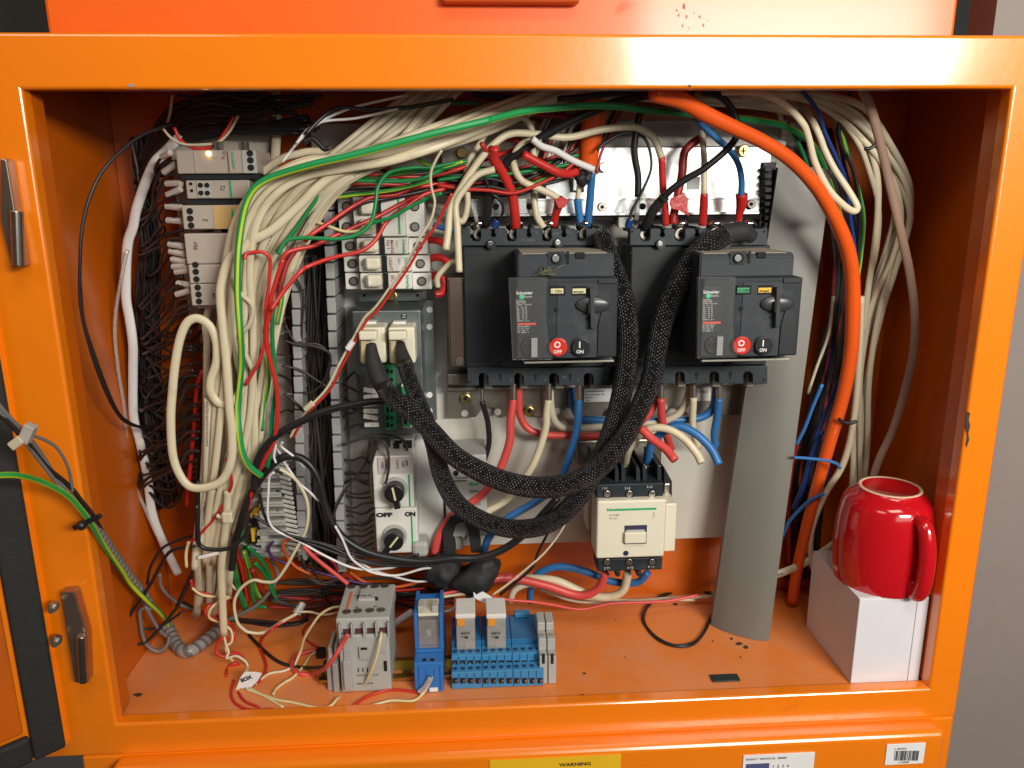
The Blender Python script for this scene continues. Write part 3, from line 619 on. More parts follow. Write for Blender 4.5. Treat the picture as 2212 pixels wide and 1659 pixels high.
# ================================================================ zinc box with two plugs
zx = root('control_module', at(845, 938, .115), 'zinc plated control module with two cream plugs and green terminals', 'control module')
ZB = mat('zinc_plated', (.30, .34, .34), .32, metal=.85, noise=.25, nscale=20, dirt=(.16, .17, .24), dirts=10, dirtamt=.6)
MB().px(768, 671, 913, 938, .115, .18, .0012).out('case', ZB, zx)
B = MB(); t = bmesh.new(); a1 = at(768, 671, .115); a2 = at(913, 671, .115); b1 = at(775, 652, .15); b2 = at(914, 652, .15)
vs = [t.verts.new(v) for v in (a1, a2, b2, b1, a1+Vector((0, .06, 0)), a2+Vector((0, .06, 0)))]
t.faces.new(vs[:4]); t.faces.new((vs[0], vs[3], vs[4])); t.faces.new((vs[1], vs[5], vs[2])); t.faces.new((vs[3], vs[2], vs[5], vs[4])); t.faces.new((vs[0], vs[4], vs[5], vs[1])); bmesh.ops.recalc_face_normals(t, faces=t.faces); B._add(t); B.out('sloped_top', ZB, zx)
fl = MB().px(775, 631, 916, 651, .166, .169, .0006).out('flange', ZB, zx); s = MB().cyl(at(847, 639, .163), (0, 1, 0), .0055, .004, 18, bev=.001).out('screw', BRS, fl)
fl2 = MB().px(915, 647, 940, 908, .172, .175, .0006).out('flange', ZB, zx); B = MB()
for Y in (669, 706, 853, 888): B.cyl(at(928, Y, .1715), (0, 1, 0), .0032, .001, 16)
B.out('hole', OFFW, fl2)
B = MB(); [B.cyl(at(X, 638, .1655), (0, 1, 0), .0016, .001, 12) for X in (787, 902)]; B.out('hole', HOLE, fl)
texts(zx, KTX, [('H', 809, 688, 8, dict(rot=90, bold=.3))], y=.1145); k_ = MB().px(866, 678, 879, 689, .1142, .1149).out('mark_plate', KTX, zx); texts(k_, mat('zinc_text', (.3, .34, .33), .4), [('N', 877, 687, 8, dict(rot=90, bold=.3))], y=.1140)
for X in (776, 840):
    pg = root('plug', at(X+27, 740, .1), 'cream plug on the %s of the zinc module' % ('left, under the H mark,' if X == 776 else 'right, under the N mark,'), 'plug', 'cream plugs in the zinc module')
    MB().px(X+8, 695, X+36, 712, .105, .1145, .001).out('latch', OFFW, pg)
    MB().px(X, 707, X+57, 785, .085, .1145, .002).out('body', CRM, pg)
    MB().px(X-1, 716, X+38, 735, .072, .0848, .0015).out('rim', CRM, pg); MB().px(X+4, 736, X+16, 786, .079, .0848, .001).out('strap', mat('yellowed_plastic', (.60, .50, .30), .45), pg)
gt = root('terminal_plug', at(842, 930, .10), 'green screw terminal plug on the zinc module, beside white wire markers', 'terminal plug')
MB().px(829, 788, 853, 929, .100, .1145, .001).out('housing', GRN, gt); B = MB()
for i in range(8): B.px(834, 797+i*16.6, 840, 808+i*16.6, .0992, .0998); B.cyl(at(846, 803+i*16.6, .0995), (0, 1, 0), .0016, .0008, 12)
B.out('screw', HOLE, gt)
g2 = MB().px(868, 830, 888, 925, .103, .1145, .001).out('small_terminal', OFFW, zx); MB().px(870, 835, 886, 922, .1015, .1028, .0005).out('green_insert', GRN, g2); B = MB(); B.px(872, 890, 879, 916, .1008, .1014).px(877, 850, 883, 870, .1008, .1014); B.out('green_cell', HOLE, g2)
for i, (X, Y, an) in enumerate(((801, 844, -12), (801, 857, 4), (800, 873, 6), (801, 888, -4), (801, 901, -12), (803, 917, 0))):
    p = at(X, Y, .098); R_ = Matrix.Translation(p) @ Matrix.Rotation(radians(an*-1), 4, 'Y'); o = MB().box(-.0072, .0072, -.002, .002, -.0022, .0022, .0008, M=R_).out('wire_marker', OFFW)
    tag(o, 'white wire marker sleeve left of the green terminal plug', 'wire marker', 'markers at the green terminal plug')
    texts(o, KTX, [(str(i+1), X-1, Y+2, 4, {})], y=.0955)
# ================================================================ rotary motor starters
def starter(X0, Y0, X1, Y1, kx, ky, ka, label, marks, sticker):
    r = root('motor_starter', at((X0+X1)/2, Y1, .11), label, 'motor starter', 'rotary motor starters')
    MB().px(X0, Y0, X1, Y1, .105, .18, .0014).out('body', OFFW, r)
    MB().px(X0+77, Y0+(40 if sticker else 14), X0+80, Y1-3, .1042, .1048).out('green_line', GTX, r)
    p = at(kx, ky, .103); rg = MB().cyl(p, (0, 1, 0), .0125, .003, 32, bev=.0005).out('dial_ring', PGR, r)
    kb = MB().cyl(p+Vector((0, -.008, 0)), (0, 1, 0), .0098, .014, 32, bev=.001).out('knob', BK, r)
    a = radians(ka); dv = Vector((sin(a), 0, -cos(a))); q = p+Vector((0, -.011, 0))+dv*.0115
    R_ = Matrix.Translation(q) @ Matrix.Rotation(-a, 4, 'Y'); MB().box(-.003, .003, -.004, .004, -.005, .004, .0008, M=R_).out('knob_nose', BK, kb)
    R_ = Matrix.Translation(p+Vector((0, -.0155, 0))) @ Matrix.Rotation(-a, 4, 'Y'); MB().box(-.001, .001, -.0006, .0004, -.0065, .0075, .0002, M=R_).out('pointer', IVO, kb)
    if marks: texts(r, KTX, marks, y=.1043)
    if sticker:
        st = MB().px(X0+10, Y0+3, X0+84, Y0+38, .1035, .1047, .0002).out('sticker', mat('sticker_grey', (.5, .45, .42), .6), r)
        texts(st, PTX, [('DOSER', X0+26, Y0+8, 5, dict(rot=-90, bold=.25)), ('WRD', X0+17, Y0+12, 5, dict(rot=-90, bold=.2)), ('JOM', X0+70, Y0+9, 5, dict(rot=-90, bold=.3)), ('KIST', X0+62, Y0+12, 5, dict(rot=-90, bold=.3)), ('DUSTO', X0+50, Y0+8, 4.5, dict(rot=-90, bold=.2))], y=.1031)
    return r
s_ = starter(806, 985, 893, 1097, 854, 1056, 10, 'white rotary motor starter with a handwritten sticker, upper of two', None, True)
MB().px(843, 948, 894, 984, .13, .18, .001).out('terminal_head', PGR, s_); B = MB(); B.px(850, 958, 862, 980, .128, .1298).px(872, 952, 890, 981, .128, .1298).px(854, 953, 868, 958, .127, .1298); B.out('terminal_opening', HOLE, s_)
starter(812, 1098, 903, 1195, 853, 1158, -38, 'white rotary motor starter hand lettered OFF and ON, lower of two', [('OFF', 813, 1117, 9, dict(bold=.9, sx=1.5)), ('ON', 875, 1115, 9, dict(bold=.9, sx=1.1))], False)
o = MB().px(895, 950, 958, 1192, .128, .18, .006, 4).out('switch_housing', mat('pale_casing', (.60, .61, .58), .4, noise=.05)); tag(o, 'plain white rounded housing to the right of the rotary starters', 'housing')
r = root('thermal_relay', at(1010, 1160, .12), 'pale grey control relay partly hidden behind the hanging black sleeves', 'relay')
MB().px(962, 983, 1052, 1160, .125, .18, .002).out('body', PGR, r); MB().cyl(at(985, 1022, .1245), (0, 1, 0), .0028, .001, 18).out('hole', HOLE, r)
texts(r, GTX, [('elder', 1012, 1048, 8, dict(bold=.3))], y=.1245); texts(r, KTX, [('S25A1', 1014, 1064, 6, {}), ('23', 1030, 1091, 6, {}), ('TeSys.2000', 984, 1034, 4, {})], y=.1245); MB().px(980, 1038, 1008, 1039.5, .1243, .1248).out('line', KTX, r)
B = MB(); B.px(890, 1172, 925, 1205, .10, .125, .004).px(950, 1150, 1000, 1190, .14, .17, .003); tag(B.out('cable_gland', PGR), 'small pale plastic cable clamp below the white rounded housing', 'clamp')
# ================================================================ contactor on the plate
r = root('contactor', at(1362, 1233, .10), 'cream-fronted contactor wired in the lower middle of the white plate', 'contactor')
MB().px(1300, 1006, 1425, 1233, .108, .184, .0015).out('body', BK, r)
MB().px(1289, 1045, 1433, 1079, .080, .1078, .0012).out('upper_terminal_block', GR, r)
B = MB()
for X in (1289, 1328, 1342, 1374, 1388, 1420): B.pprism([(X, 1046), (X+9, 1046), (X+9, 1018), (X+6, 1008), (X, 1004)], .088, .150, .0005)
B.px(1289, 1010, 1433, 1044, .151, .16, .0005); B.out('phase_barrier', GR, r)
MB().pprism([(1434, 1008), (1452, 1040), (1452, 1078), (1434, 1078)], .112, .17, .001).out('side_block', GRD, r); MB().px(1435, 1045, 1447, 1072, .108, .1118, .001).out('coil_terminal', TIN, r)
cv = MB().px(1289, 1081, 1437, 1205, .071, .1075, .0022, 3).out('cover', CRM, r)
MB().px(1434, 1074, 1448, 1088, .110, .16, .001).out('side_cap', PGR, r)
MB().px(1436, 1088, 1460, 1191, .083, .12, .001).out('auxiliary_cover', CRM, r)
MB().px(1291, 1206, 1431, 1233, .080, .1078, .0012).out('lower_terminal_block', GR, r); B = MB(); B.px(1330, 1234, 1340, 1246, .085, .11, .001).px(1376, 1234, 1386, 1246, .085, .11, .001); B.out('lower_barrier', GRD, r)
texts(cv, GTX, [('Schneider', 1311, 1104, 6.2, dict(bold=.35, sx=1.0))], y=.0706); MB().px(1343, 1098, 1418, 1102, .0703, .0708).out('green_line', GTX, cv)
texts(cv, mat('faint_ink', (.38, .33, .3), .6), [('LC1D80', 1316, 1115, 4.5, {}), ('7w AC', 1316, 1122, 4.5, {}), ('11234', 1414, 1120, 4, dict(rot=90))], y=.0706)
wn = MB().px(1349, 1135, 1397, 1175, .0703, .0708).out('window', mat('window_dark', (.05, .045, .09), .3), cv)
MB().px(1350, 1151, 1396, 1174, .066, .0702, .0008).out('slider', CRM, wn); MB().px(1353, 1145, 1392, 1150, .069, .0702).out('slider_edge', PGR, wn)
MB().cyl(at(1352, 1195, .0706), (0, 1, 0), .0027, .0008, 20).out('dot', mat('navy_dot', (.02, .02, .08), .5), cv)
for X in (1313, 1361, 1410):
    for Y, dy in ((1067, 0), (1214, 0)):
        s = MB().cyl(at(X+(-1 if Y > 1100 else 0), Y, .0795), (0, 1, 0), .0046, .001, 20).out('screw_hole', HOLE, r); MB().cyl(at(X-1.5, Y, .0786), (0, 1, 0), .0034, .001, 16, bev=.0003).out('screw', TIN, s)
texts(r, WTX, [('1 L1', 1300, 1057, 5, {}), ('3 L2', 1349, 1057, 5, {}), ('5 L3', 1397, 1054, 5, {}), ('2 T1', 1305, 1230, 5, {}), ('4 T2', 1355, 1229, 5, {}), ('6 T3', 1400, 1226, 5, {})], y=.0794)
B = MB(); B.px(1395, 1010, 1397, 1012, .1, .11); B.px(1270, 1075, 1276, 1145, .12, .15); B.out('side_lug', CRM, r)
o = MB().px(1245, 950, 1430, 1004, .165, .183, .002).out('rail_end', ZN); tag(o, 'short zinc rail showing above the cream-fronted contactor', 'rail')
# ================================================================ left column of DIN relays
def dinrel(X0, Y0, X1, Y1, y, label, kind):
    r = root('relay', at((X0+X1)/2, Y1, y), label, 'relay', 'beige relays in the left column')
    MB().px(X0, Y0, X1, Y1, y, .149, .0012).out('body', mat('beige_plastic_shaded', (.43, .37, .31), .45, noise=.06, dirt=(.34, .29, .25), dirts=14, dirtamt=.5), r); return r  # beige set darker, the shadow over this column is in the colour
y = .085
def holes(r, pts, R=.0028, yy=.0846):
    for X, Y in pts: MB().cyl(at(X, Y, yy), (0, 1, 0), R, .0008, 16).out('terminal_hole', HOLE, r)
r = dinrel(381, 324, 554, 375, y, 'beige relay with one lit amber lamp, uppermost in the left column', 0)
MB().px(523, 325, 553, 374, .0838, .0848, .0003).out('terminal_face', PGR, r); holes(r, ((540, 331), (541, 346), (542, 362)), yy=.0834)
MB().px(492, 326, 494, 372, .0840, .0848).out('brown_line', mat('brown_line', (.2, .1, .07), .5), r); texts(r, GTX, [('Schneider', 498, 327, 7, dict(rot=-88, bold=.15, sx=.95))], y=.0845); texts(r, mat('brown_ink', (.25, .08, .06), .6), [('Rub', 486, 345, 8, dict(rot=80))], y=.0845)
MB().sph(at(450, 332, .083), .0024, (1, .6, 1)).out('lamp', LEDM, r); MB().cyl(at(463, 334, .084), (0, 1, 0), .0028, .001, 16).out('dial', PGR, r)
MB().px(420, 326, 421.5, 373, .0840, .0848).out('seam', PGR, r); B = MB(); B.px(462, 305, 468, 323, .10, .11).px(472, 305, 476, 323, .10, .11).px(515, 306, 522, 323, .10, .11).px(527, 306, 532, 323, .10, .11); B.out('pin', TIN, r)
MB().px(392, 376, 560, 387, .09, .149).out('rail_shoulder', GRD, r)
r = dinrel(402, 389, 540, 429, .09, 'beige relay marked 72, second from the top of the left column', 0); MB().px(425, 391, 455, 427, .0885, .0898, .0004).out('terminal_face', PGR, r); holes(r, ((433, 400), (447, 400), (434, 417), (448, 417)), .0022, .0881); texts(r, KTX, [('72', 485, 414, 9, dict(rot=80))], y=.0896); MB().px(496, 390, 500, 428, .0890, .0898).out('green_line', GTX, r); holes(r, ((412, 397), (414, 412)), .0014, .0896)
MB().px(403, 430, 550, 441, .095, .149).out('rail_shoulder', GRD, r)
r = dinrel(394, 443, 530, 495, y, 'beige relay marked 2 with three round holes, third in the left column', 0); holes(r, ((410, 456), (411, 472), (413, 487), (518, 455)))
texts(r, KTX, [('2', 448, 480, 10, dict(rot=80))], y=.0845); MB().px(462, 445, 528, 494, .0842, .0848).out('amber_panel', mat('amber_panel', (.60, .40, .15), .5), r); MB().px(500, 452, 504, 470, .0835, .0841).out('green_line', GTX, r)
r = dinrel(400, 504, 520, 570, y, 'beige relay with a small amber lamp, marked E07', 0); texts(r, KTX, [('E07', 426, 540, 8, dict(rot=80))], y=.0845); MB().sph(at(498, 516, .084), .0016, (1, .6, 1)).out('lamp', LEDM, r)
r = dinrel(408, 571, 524, 612, y, 'beige relay with three holes, directly under the one marked E07', 0); holes(r, ((422, 570+2), (423, 587), (424.5, 603)))
r = dinrel(412, 613, 526, 660, y, 'beige relay marked 19, lowest in the left column', 0); holes(r, ((427, 621), (429, 636), (430, 651))); texts(r, KTX, [('19', 466, 645, 8, dict(rot=80))], y=.0845)
rail = MB().px(440, 662, 540, 960, .14, .149, .001).out('din_rail', ZN); tag(rail, 'dull rail strip behind the cream cable bundle', 'rail')
# white ferrule markers left of those relays
marks = [(350, 338, 368, 330), (354, 372, 380, 354), (360, 397, 392, 396), (362, 421, 391, 408), (360, 446, 392, 449), (362, 476, 392, 478), (366, 528, 394, 532), (368, 543, 398, 549), (372, 560, 404, 566), (374, 576, 404, 574), (380, 588, 408, 584), (384, 612, 414, 616), (382, 636, 410, 628)]
for i, (X0, Y0, X1, Y1) in enumerate(marks):
    a, b = at(X0, Y0, .105), at(X1, Y1, .098); mk = MB().cyl((a+b)/2, b-a, .0030, (b-a).length, 8).out('wire_marker', mat('marker_aged', (.55, .50, .44), .5))
    tag(mk, 'short beige wire marker sleeve at the left edge of the relay column', 'wire marker', 'marker sleeves beside the relay column')
# ================================================================ lower terminal strip: a fan of tagged terminals
ts = root('terminal_strip', at(590, 1205, .14), 'grey terminal strip with a fan of pale tags right of the cream bundle', 'terminal strip')
MB().pprism([(556, 985), (600, 985), (636, 1200), (540, 1205), (540, 1080)], .142, .167, .001).out('base', PGR, ts)
for i in range(20):
    Y = 990+i*10.2; a = at(572-i*.9, Y+2, .125); b = at(598+i*1.2, Y-1+(6 if i % 2 else 0), .120)
    MB().box(a.x, b.x, .120, .1415, b.z-.0018, b.z+.0018, .0005).out('terminal', PGR, ts)
    a = at(600+i*1.1, Y-1, .128); b = at(620+i*1.5, Y+5, .122); MB().cyl((a+b)/2, b-a, .0019, (b-a).length, 6).out('terminal_tag', OFFW, ts)
B = MB(); B.px(541, 1110, 556, 1118, .120, .1415); B.px(543, 1142, 549, 1170, .118, .1415); B.out('yellow_tag', YEL, ts); B = MB(); B.px(537, 1125, 558, 1140, .119, .1415, .001).px(537, 1158, 556, 1175, .1195, .1415, .001); B.out('black_link', BK, ts)
for k, (X, Y) in enumerate(((568, 1118), (568, 1134), (569, 1150), (570, 1164), (572, 1182))): MB().px(X-8, Y-6, X+8, Y+6, .119, .1415, .0006).out('terminal', PGR, ts)
# ================================================================ slotted duct
for (xa, xb, ya, yb, lab) in ((636, 652, 560, 1215, 'left finger wall of the grey slotted wiring duct'), (705, 738, 420, 1240, 'right finger wall of the grey slotted wiring duct, beside the white plate')):
    sd = root('slotted_duct', at((xa+xb)/2, yb, .13), lab, 'wiring duct', 'finger walls of the slotted duct')
    n = int((yb-ya)/36)
    for i in range(n):
        f = i/n; X = xa+(xb-xa)*f; Y = ya+(yb-ya)*f; MB().px(X-8, Y, X+11, Y+33, .125, .184, .0008).out('duct_finger', DUCT, sd)
    B = MB(); a = at(xa+6, ya, .16); b = at(xb+6, yb, .16); B.box(min(a.x, b.x), max(a.x, b.x), .178, .1845, b.z, a.z); B.out('duct_side', DUCT, sd)
o = MB().pprism([(645, 560), (712, 440), (740, 1240), (650, 1215)], .176, .181).out('wiring_duct', GRD); tag(o, 'dark base of the slotted wiring duct behind the brown wires', 'wiring duct')
# ================================================================ leaning duct lid
r0 = [(1681, 362), (1712, 361), (1742, 361), (1770, 362), (1797, 368)]; r1 = [(1536, 1350), (1560, 1362), (1596, 1374), (1630, 1382), (1661, 1385)]
bulge = [0, .0010, .0014, .0010, 0]
P0 = []; P1 = []
pb_ = [atz(X, Y, FLOOR+.0005) for X, Y in r1]; yb0 = sum(p.y for p in pb_)/5
for (X, Y), (X2, Y2), bg in zip(r0, r1, bulge):
    P0.append(at(X, Y, .150-bg)); P1.append(atz(X2, Y2, FLOOR+.0006))
for p in P1: p.z = max(p.z, FLOOR+.0004)
t = bmesh.new(); N_ = 16
def row(P, s): return [t.verts.new(p) for p in P]
rows = []; rowsb = []
def fine(P):
    e0 = P[0]+Vector((.0012, .0065, .0004)); e1 = P[-1]+Vector((-.0004, .0065, .0004)); return [e0]+catmull(P, 3)+[e1]
F0, F1 = fine(P0), fine(P1)
for k in range(N_+1):
    f = k/N_; rows.append([t.verts.new(a.lerp(b, f)) for a, b in zip(F0, F1)]); rowsb.append([t.verts.new(a.lerp(b, f)+Vector((0, .0018, 0))) for a, b in zip(F0, F1)])
m_ = len(F0)
for k in range(N_):
    for j in range(m_-1): t.faces.new((rows[k][j], rows[k][j+1], rows[k+1][j+1], rows[k+1][j])); t.faces.new((rowsb[k+1][j], rowsb[k+1][j+1], rowsb[k][j+1], rowsb[k][j]))
    t.faces.new((rows[k+1][0], rowsb[k+1][0], rowsb[k][0], rows[k][0])); t.faces.new((rows[k][-1], rowsb[k][-1], rowsb[k+1][-1], rows[k+1][-1]))
for j in range(m_-1): t.faces.new((rows[0][j+1], rows[0][j], rowsb[0][j], rowsb[0][j+1])); t.faces.new((rows[-1][j], rows[-1][j+1], rowsb[-1][j+1], rowsb[-1][j]))
bmesh.ops.recalc_face_normals(t, faces=t.faces); B = MB(); B._add(t, False)
lid = B.out('leaning_cover', LID)
for p in lid.data.polygons: p.use_smooth = False
tag(lid, 'long grey plastic duct lid leaning from the floor beside the right breaker', 'duct lid')
lid.data.set_sharp_from_angle(angle=radians(40)) if hasattr(lid.data, 'set_sharp_from_angle') else None
# ================================================================ carton and mug
p = at(1871, 1299, .011); zbx = p.z; xb0 = atz(1843, 1485, FLOOR).x
bx = root('carton', (xb0+.05, .06, FLOOR), 'small plain white carton on the cabinet floor under the red mug', 'box')
B = MB(); B.box(xb0, XR-.0012, .0165, .122, FLOOR+.0003, zbx-.001, .0008); B.out('body', WHX, bx)
MB().box(xb0-.0004, XR-.0014, .018, .120, zbx-.0009, zbx, .0003).out('top_flap', mat('white_carton_top', (.68, .67, .70), .5), bx)
MB().box(xb0+.058, xb0+.0584, .0158, .0164, FLOOR+.0005, zbx-.0015).out('side_seam', mat('seam_grey', (.5, .48, .52), .6), bx)
mc = at(1912, 1275, .058); mb = at(1923, 1049, .058); mx = at(1908, 1180, .058)
mugc = Vector((mx.x, .058, zbx)); Hm = mb.z-zbx; R_ = 102*dist(mx)/FPX; Rb = 64*dist(mb)/FPX
mg = root('mug', mugc, 'red glazed mug standing upside down on the white carton', 'mug')
prof = [(R_*.90, .0), (R_*.945, .0006), (R_*.985, Hm*.14), (R_*1.0, Hm*.33), (R_*.985, Hm*.55), (R_*.935, Hm*.73), (R_*.845, Hm*.87), (Rb*1.07, Hm*.955), (Rb, Hm*.985)]
Pp = [Vector((a, 0, b)) for a, b in prof]; Pp = catmull(Pp, 5)
pr = [(q.x, q.z) for q in Pp]+[(Rb*.88, Hm*.987), (Rb*.86, Hm*.984), (0, Hm*.983)]
inner = [(R_*.86, 0), (R_*.93, Hm*.3), (R_*.80, Hm*.75), (0, Hm*.9)]
MB().lathe(pr, (mugc.x, mugc.y, mugc.z)).out('body', MUG, mg)
MB().lathe([(Rb*.87, Hm*.975), (Rb*.90, Hm*.993), (Rb*.99, Hm*.993), (Rb*1.01, Hm*.975)], (mugc.x, mugc.y, mugc.z)).out('foot_ring', MUGR, mg)
d = Vector((cos(radians(-80)), sin(radians(-80)), 0)); hp = []
for a, z in ((.90, .80), (1.03, .785), (1.14, .69), (1.215, .52), (1.225, .35), (1.19, .19), (1.09, .085), (.98, .09), (.95, .2)): hp.append(mugc+d*(R_*a)+Vector((0, 0, Hm*z)))
Q = catmull(hp, 7); V, F, _ = tubegeo(Q, [.0065, .0075, .0078, .0078, .0078, .0072, .0062], 16, 1.0); me = bpy.data.meshes.new('handle'); me.from_pydata(V, [], F); [setattr(q, 'use_smooth', True) for q in me.polygons]; linkmesh('handle', me, MUG, mg)
# ================================================================ devices on the floor rail
yr = .065
a = atz(700, 1445, .003); 
rl = MB(); x0 = atz(700, 1440, 0).x; x1 = atz(1180, 1440, 0).x; yr = atz(900, 1442, .004).y
rl.box(x0, x1, yr-.012, yr+.012, FLOOR+.001, FLOOR+.002).box(x0, x1, yr-.0175, yr-.012, FLOOR+.0075, FLOOR+.0085).box(x0, x1, yr+.012, yr+.0175, FLOOR+.0075, FLOOR+.0085).box(x0, x1, yr-.0125, yr-.0115, FLOOR+.001, FLOOR+.0085).box(x0, x1, yr+.0115, yr+.0125, FLOOR+.001, FLOOR+.0085)
o = rl.out('din_rail', mat('yellow_zinc', (.50, .40, .14), .3, metal=1, noise=.35)); tag(o, 'yellow zinc rail on the cabinet floor carrying relays and terminals', 'rail')
B = MB(); xx = x0+.02
while xx < x1-.02: B.box(xx, xx+.014, yr-.003, yr+.003, FLOOR+.0021, FLOOR+.0024, .0001); xx += .024
B.out('slot', ORF, o)
zf = FLOOR+.0095
def fl(X, Y): return atz(X, Y, FLOOR)
# grey contactor standing up on the rail
p = fl(790, 1495); yf = p.y; xa = at(737, 1470, yf).x; xb = at(845, 1470, yf).x; zt_ = at(790, 1372, yf).z
r = root('floor_contactor', (p.x, p.y, FLOOR), 'light grey contactor block with an orange sticker standing on the floor rail', 'contactor')
MB().box(xa, xb, yf, yf+.062, FLOOR+.0006, zt_, .0015).out('lower_body', PGR, r)
z4 = at(790, 1334, yf+.004).z; ytop = yf+.070
MB().box(xa-.002, xb+.001, yf+.003, ytop, zt_+.0002, z4, .0015).out('upper_body', PGR, r)
B = MB()
for i in range(5): X = 735+i*26.3; q = at(X, 1372, yf); B.box(q.x-.0008, q.x+.0008, yf-.003, yf+.0029, zt_-.001, z4-.003, .0003)
B.out('fin', PGR, r)
B = MB()
for i in range(4): X = 741+i*26.3; q = at(X, 1372, yf); q2 = at(X+20, 1372, yf); B.box(q.x, q2.x, yf+.0018, yf+.0028, zt_+.0008, zt_+.006)
B.out('wire_entry', mat('entry_dark', (.10, .03, .04), .6), r)
def topat(X, Y): return atz(X, Y, z4+.0003)
B = MB(); B2 = MB()
for X, Y in ((749, 1322), (773, 1320), (799, 1319), (823, 1318), (759, 1268), (785, 1267), (810, 1267), (831, 1266)):
    q = topat(X, Y); B.cyl(q, (0, 0, 1), .0045, .0012, 18); B2.box(q.x-.003, q.x+.003, q.y-.0005, q.y+.0005, q.z+.0004, q.z+.0009)
s = B.out('screw', ZN, r); B2.out('screw_slot', HOLE, s)
a_, b_ = topat(747, 1317), topat(762, 1279); MB().box(a_.x, b_.x, a_.y, b_.y, z4+.0001, z4+.0008).out('orange_sticker', ORS, r)
a_, b_ = topat(774, 1300), topat(815, 1276); MB().box(a_.x, b_.x, a_.y, b_.y, z4+.0001, z4+.0035, .0006).out('plunger', PGR, r)
B = MB()
for X, Y in ((772, 1293), (783, 1294), (795, 1293), (808, 1297), (806, 1311), (766, 1312)): q = topat(X, Y); B.box(q.x, q.x+.004, q.y, q.y+.001, z4+.0001, z4+.0004 if Y > 1300 else z4+.0039)
B.out('mark', HOLE, r)
B = MB(); B.px(775, 1398, 797, 1425, yf-.003, yf-.0001, .0008).px(742, 1400, 757, 1430, yf-.002, yf-.0001, .0006).px(818, 1396, 833, 1410, yf-.002, yf-.0001, .0006).px(742, 1430, 760, 1492, yf-.004, yf-.0001, .001); B.out('moulding', mat('moulding_grey', (.40, .385, .38), .5), r)
B = MB(); B.px(779, 1399, 793, 1404, yf-.0034, yf-.0031).px(829, 1428, 836, 1450, yf-.0006, yf-.0001)
for i in range(4): B.px(773+i*10, 1443, 775+i*10, 1452, yf-.0006, yf-.0001)
B.out('opening', HOLE, r); texts(r, KTX, [('STOCK13 13 14 10', 771, 1461, 4, {}), ('500V 60A 8 00', 771, 1479, 4, {})], y=yf-.0005)
r = root('floor_terminal', fl(722, 1488), 'narrow grey rail terminals pressed against the left of the grey contactor block', 'terminal block')
B = MB()
for i in range(2):
    q0 = at(708+i*14, 1486, yf+.004); q1 = at(720+i*14, 1486, yf+.004); zz = at(710, 1390-4*i, yf+.02).z; MB().box(q0.x, q1.x, yf+.004-.004*i, yf+.052, FLOOR+.0006, zz*.7, .0008).out('terminal', mat('aged_grey', (.33, .32, .30), .5, noise=.2), r)
    MB().box(q0.x+.001, q1.x-.001, yf+.012, yf+.044, zz*.7+.0002, zz, .0008).out('terminal_head', PGR, r)
# blue interface relay
p = fl(925, 1496); yf2 = p.y; xa = at(895, 1460, yf2).x; xb = at(958, 1460, yf2).x; zl = at(925, 1432, yf2).z
r = root('interface_relay', (p.x, p.y, FLOOR), 'tall bright blue relay base holding a clear relay on the floor rail', 'relay')
MB().box(xa, xb, yf2, yf2+.085, FLOOR+.0006, zl, .001).out('base', BLU, r)
zl2 = at(925, 1406, yf2+.018).z; yb2 = yf2+.018
MB().box(xa, xb, yb2, yf2+.085, zl+.0002, zl2, .001).out('step', BLU, r)
zr = at(925, 1322, yb2+.006).z
MB().box(xa, xa+.0035, yb2+.004, yb2+.05, zl2+.0002, zr, .0006).box(xb-.0035, xb, yb2+.004, yb2+.05, zl2+.0002, zr, .0006).box(xa, xb, yb2+.045, yb2+.055, zl2+.0002, at(925, 1292, yb2+.045).z, .0008).out('retaining_frame', BLU, r)
MB().box(xa+.0038, xb-.0038, yb2+.010, yb2+.034, zl2+.0004, at(925, 1340, yb2+.01).z, .0006).out('relay_coil', mat('relay_inside', (.30, .24, .22), .4, noise=.3, nscale=200), r)
B = MB(); B.box(xa+.0038, xb-.0038, yb2+.004, yb2+.036, zl2+.0003, zr-.004, .0008); B.out('clear_cap', clear('clear_cap', gloss=.12, veil=.15), r)
q = at(925, 1332, yb2+.008); MB().box(xa+.0042, xb-.0042, yb2+.0045, yb2+.034, zr-.0039, zr-.001, .0006).out('relay_top', CRM, r)
MB().box(q.x-.010, q.x-.004, yb2+.006, yb2+.02, zr-.0008, zr+.006, .0008).box(q.x+.004, q.x+.010, yb2+.006, yb2+.02, zr-.0008, zr+.006, .0008).out('release_tab', PGR, r)
B = MB(); B.px(918, 1368, 922, 1378, yb2+.0095, yb2+.0099).px(920, 1360, 931, 1374, yb2+.0095, yb2+.0099); B.out('coil_mark', PGR, r)
B = MB(); [B.cyl(atz(X, 1425, zl+.0004), (0, 0, 1), .0022, .0006, 16) for X in (917, 934)]; B.out('screw_hole', HOLE, r)
MB().px(928, 1486, 946, 1494, yf2-.0008, yf2-.0001).out('white_patch', WHP, r); B = MB(); B.px(904, 1440, 905.5, 1490, yf2-.0005, yf2-.0001).px(950, 1440, 951.5, 1490, yf2-.0005, yf2-.0001).px(920, 1448, 921, 1465, yf2-.0005, yf2-.0001).px(937, 1448, 938, 1465, yf2-.0005, yf2-.0001); B.out('groove', mat('blue_shadow', (.015, .08, .28), .5), r)
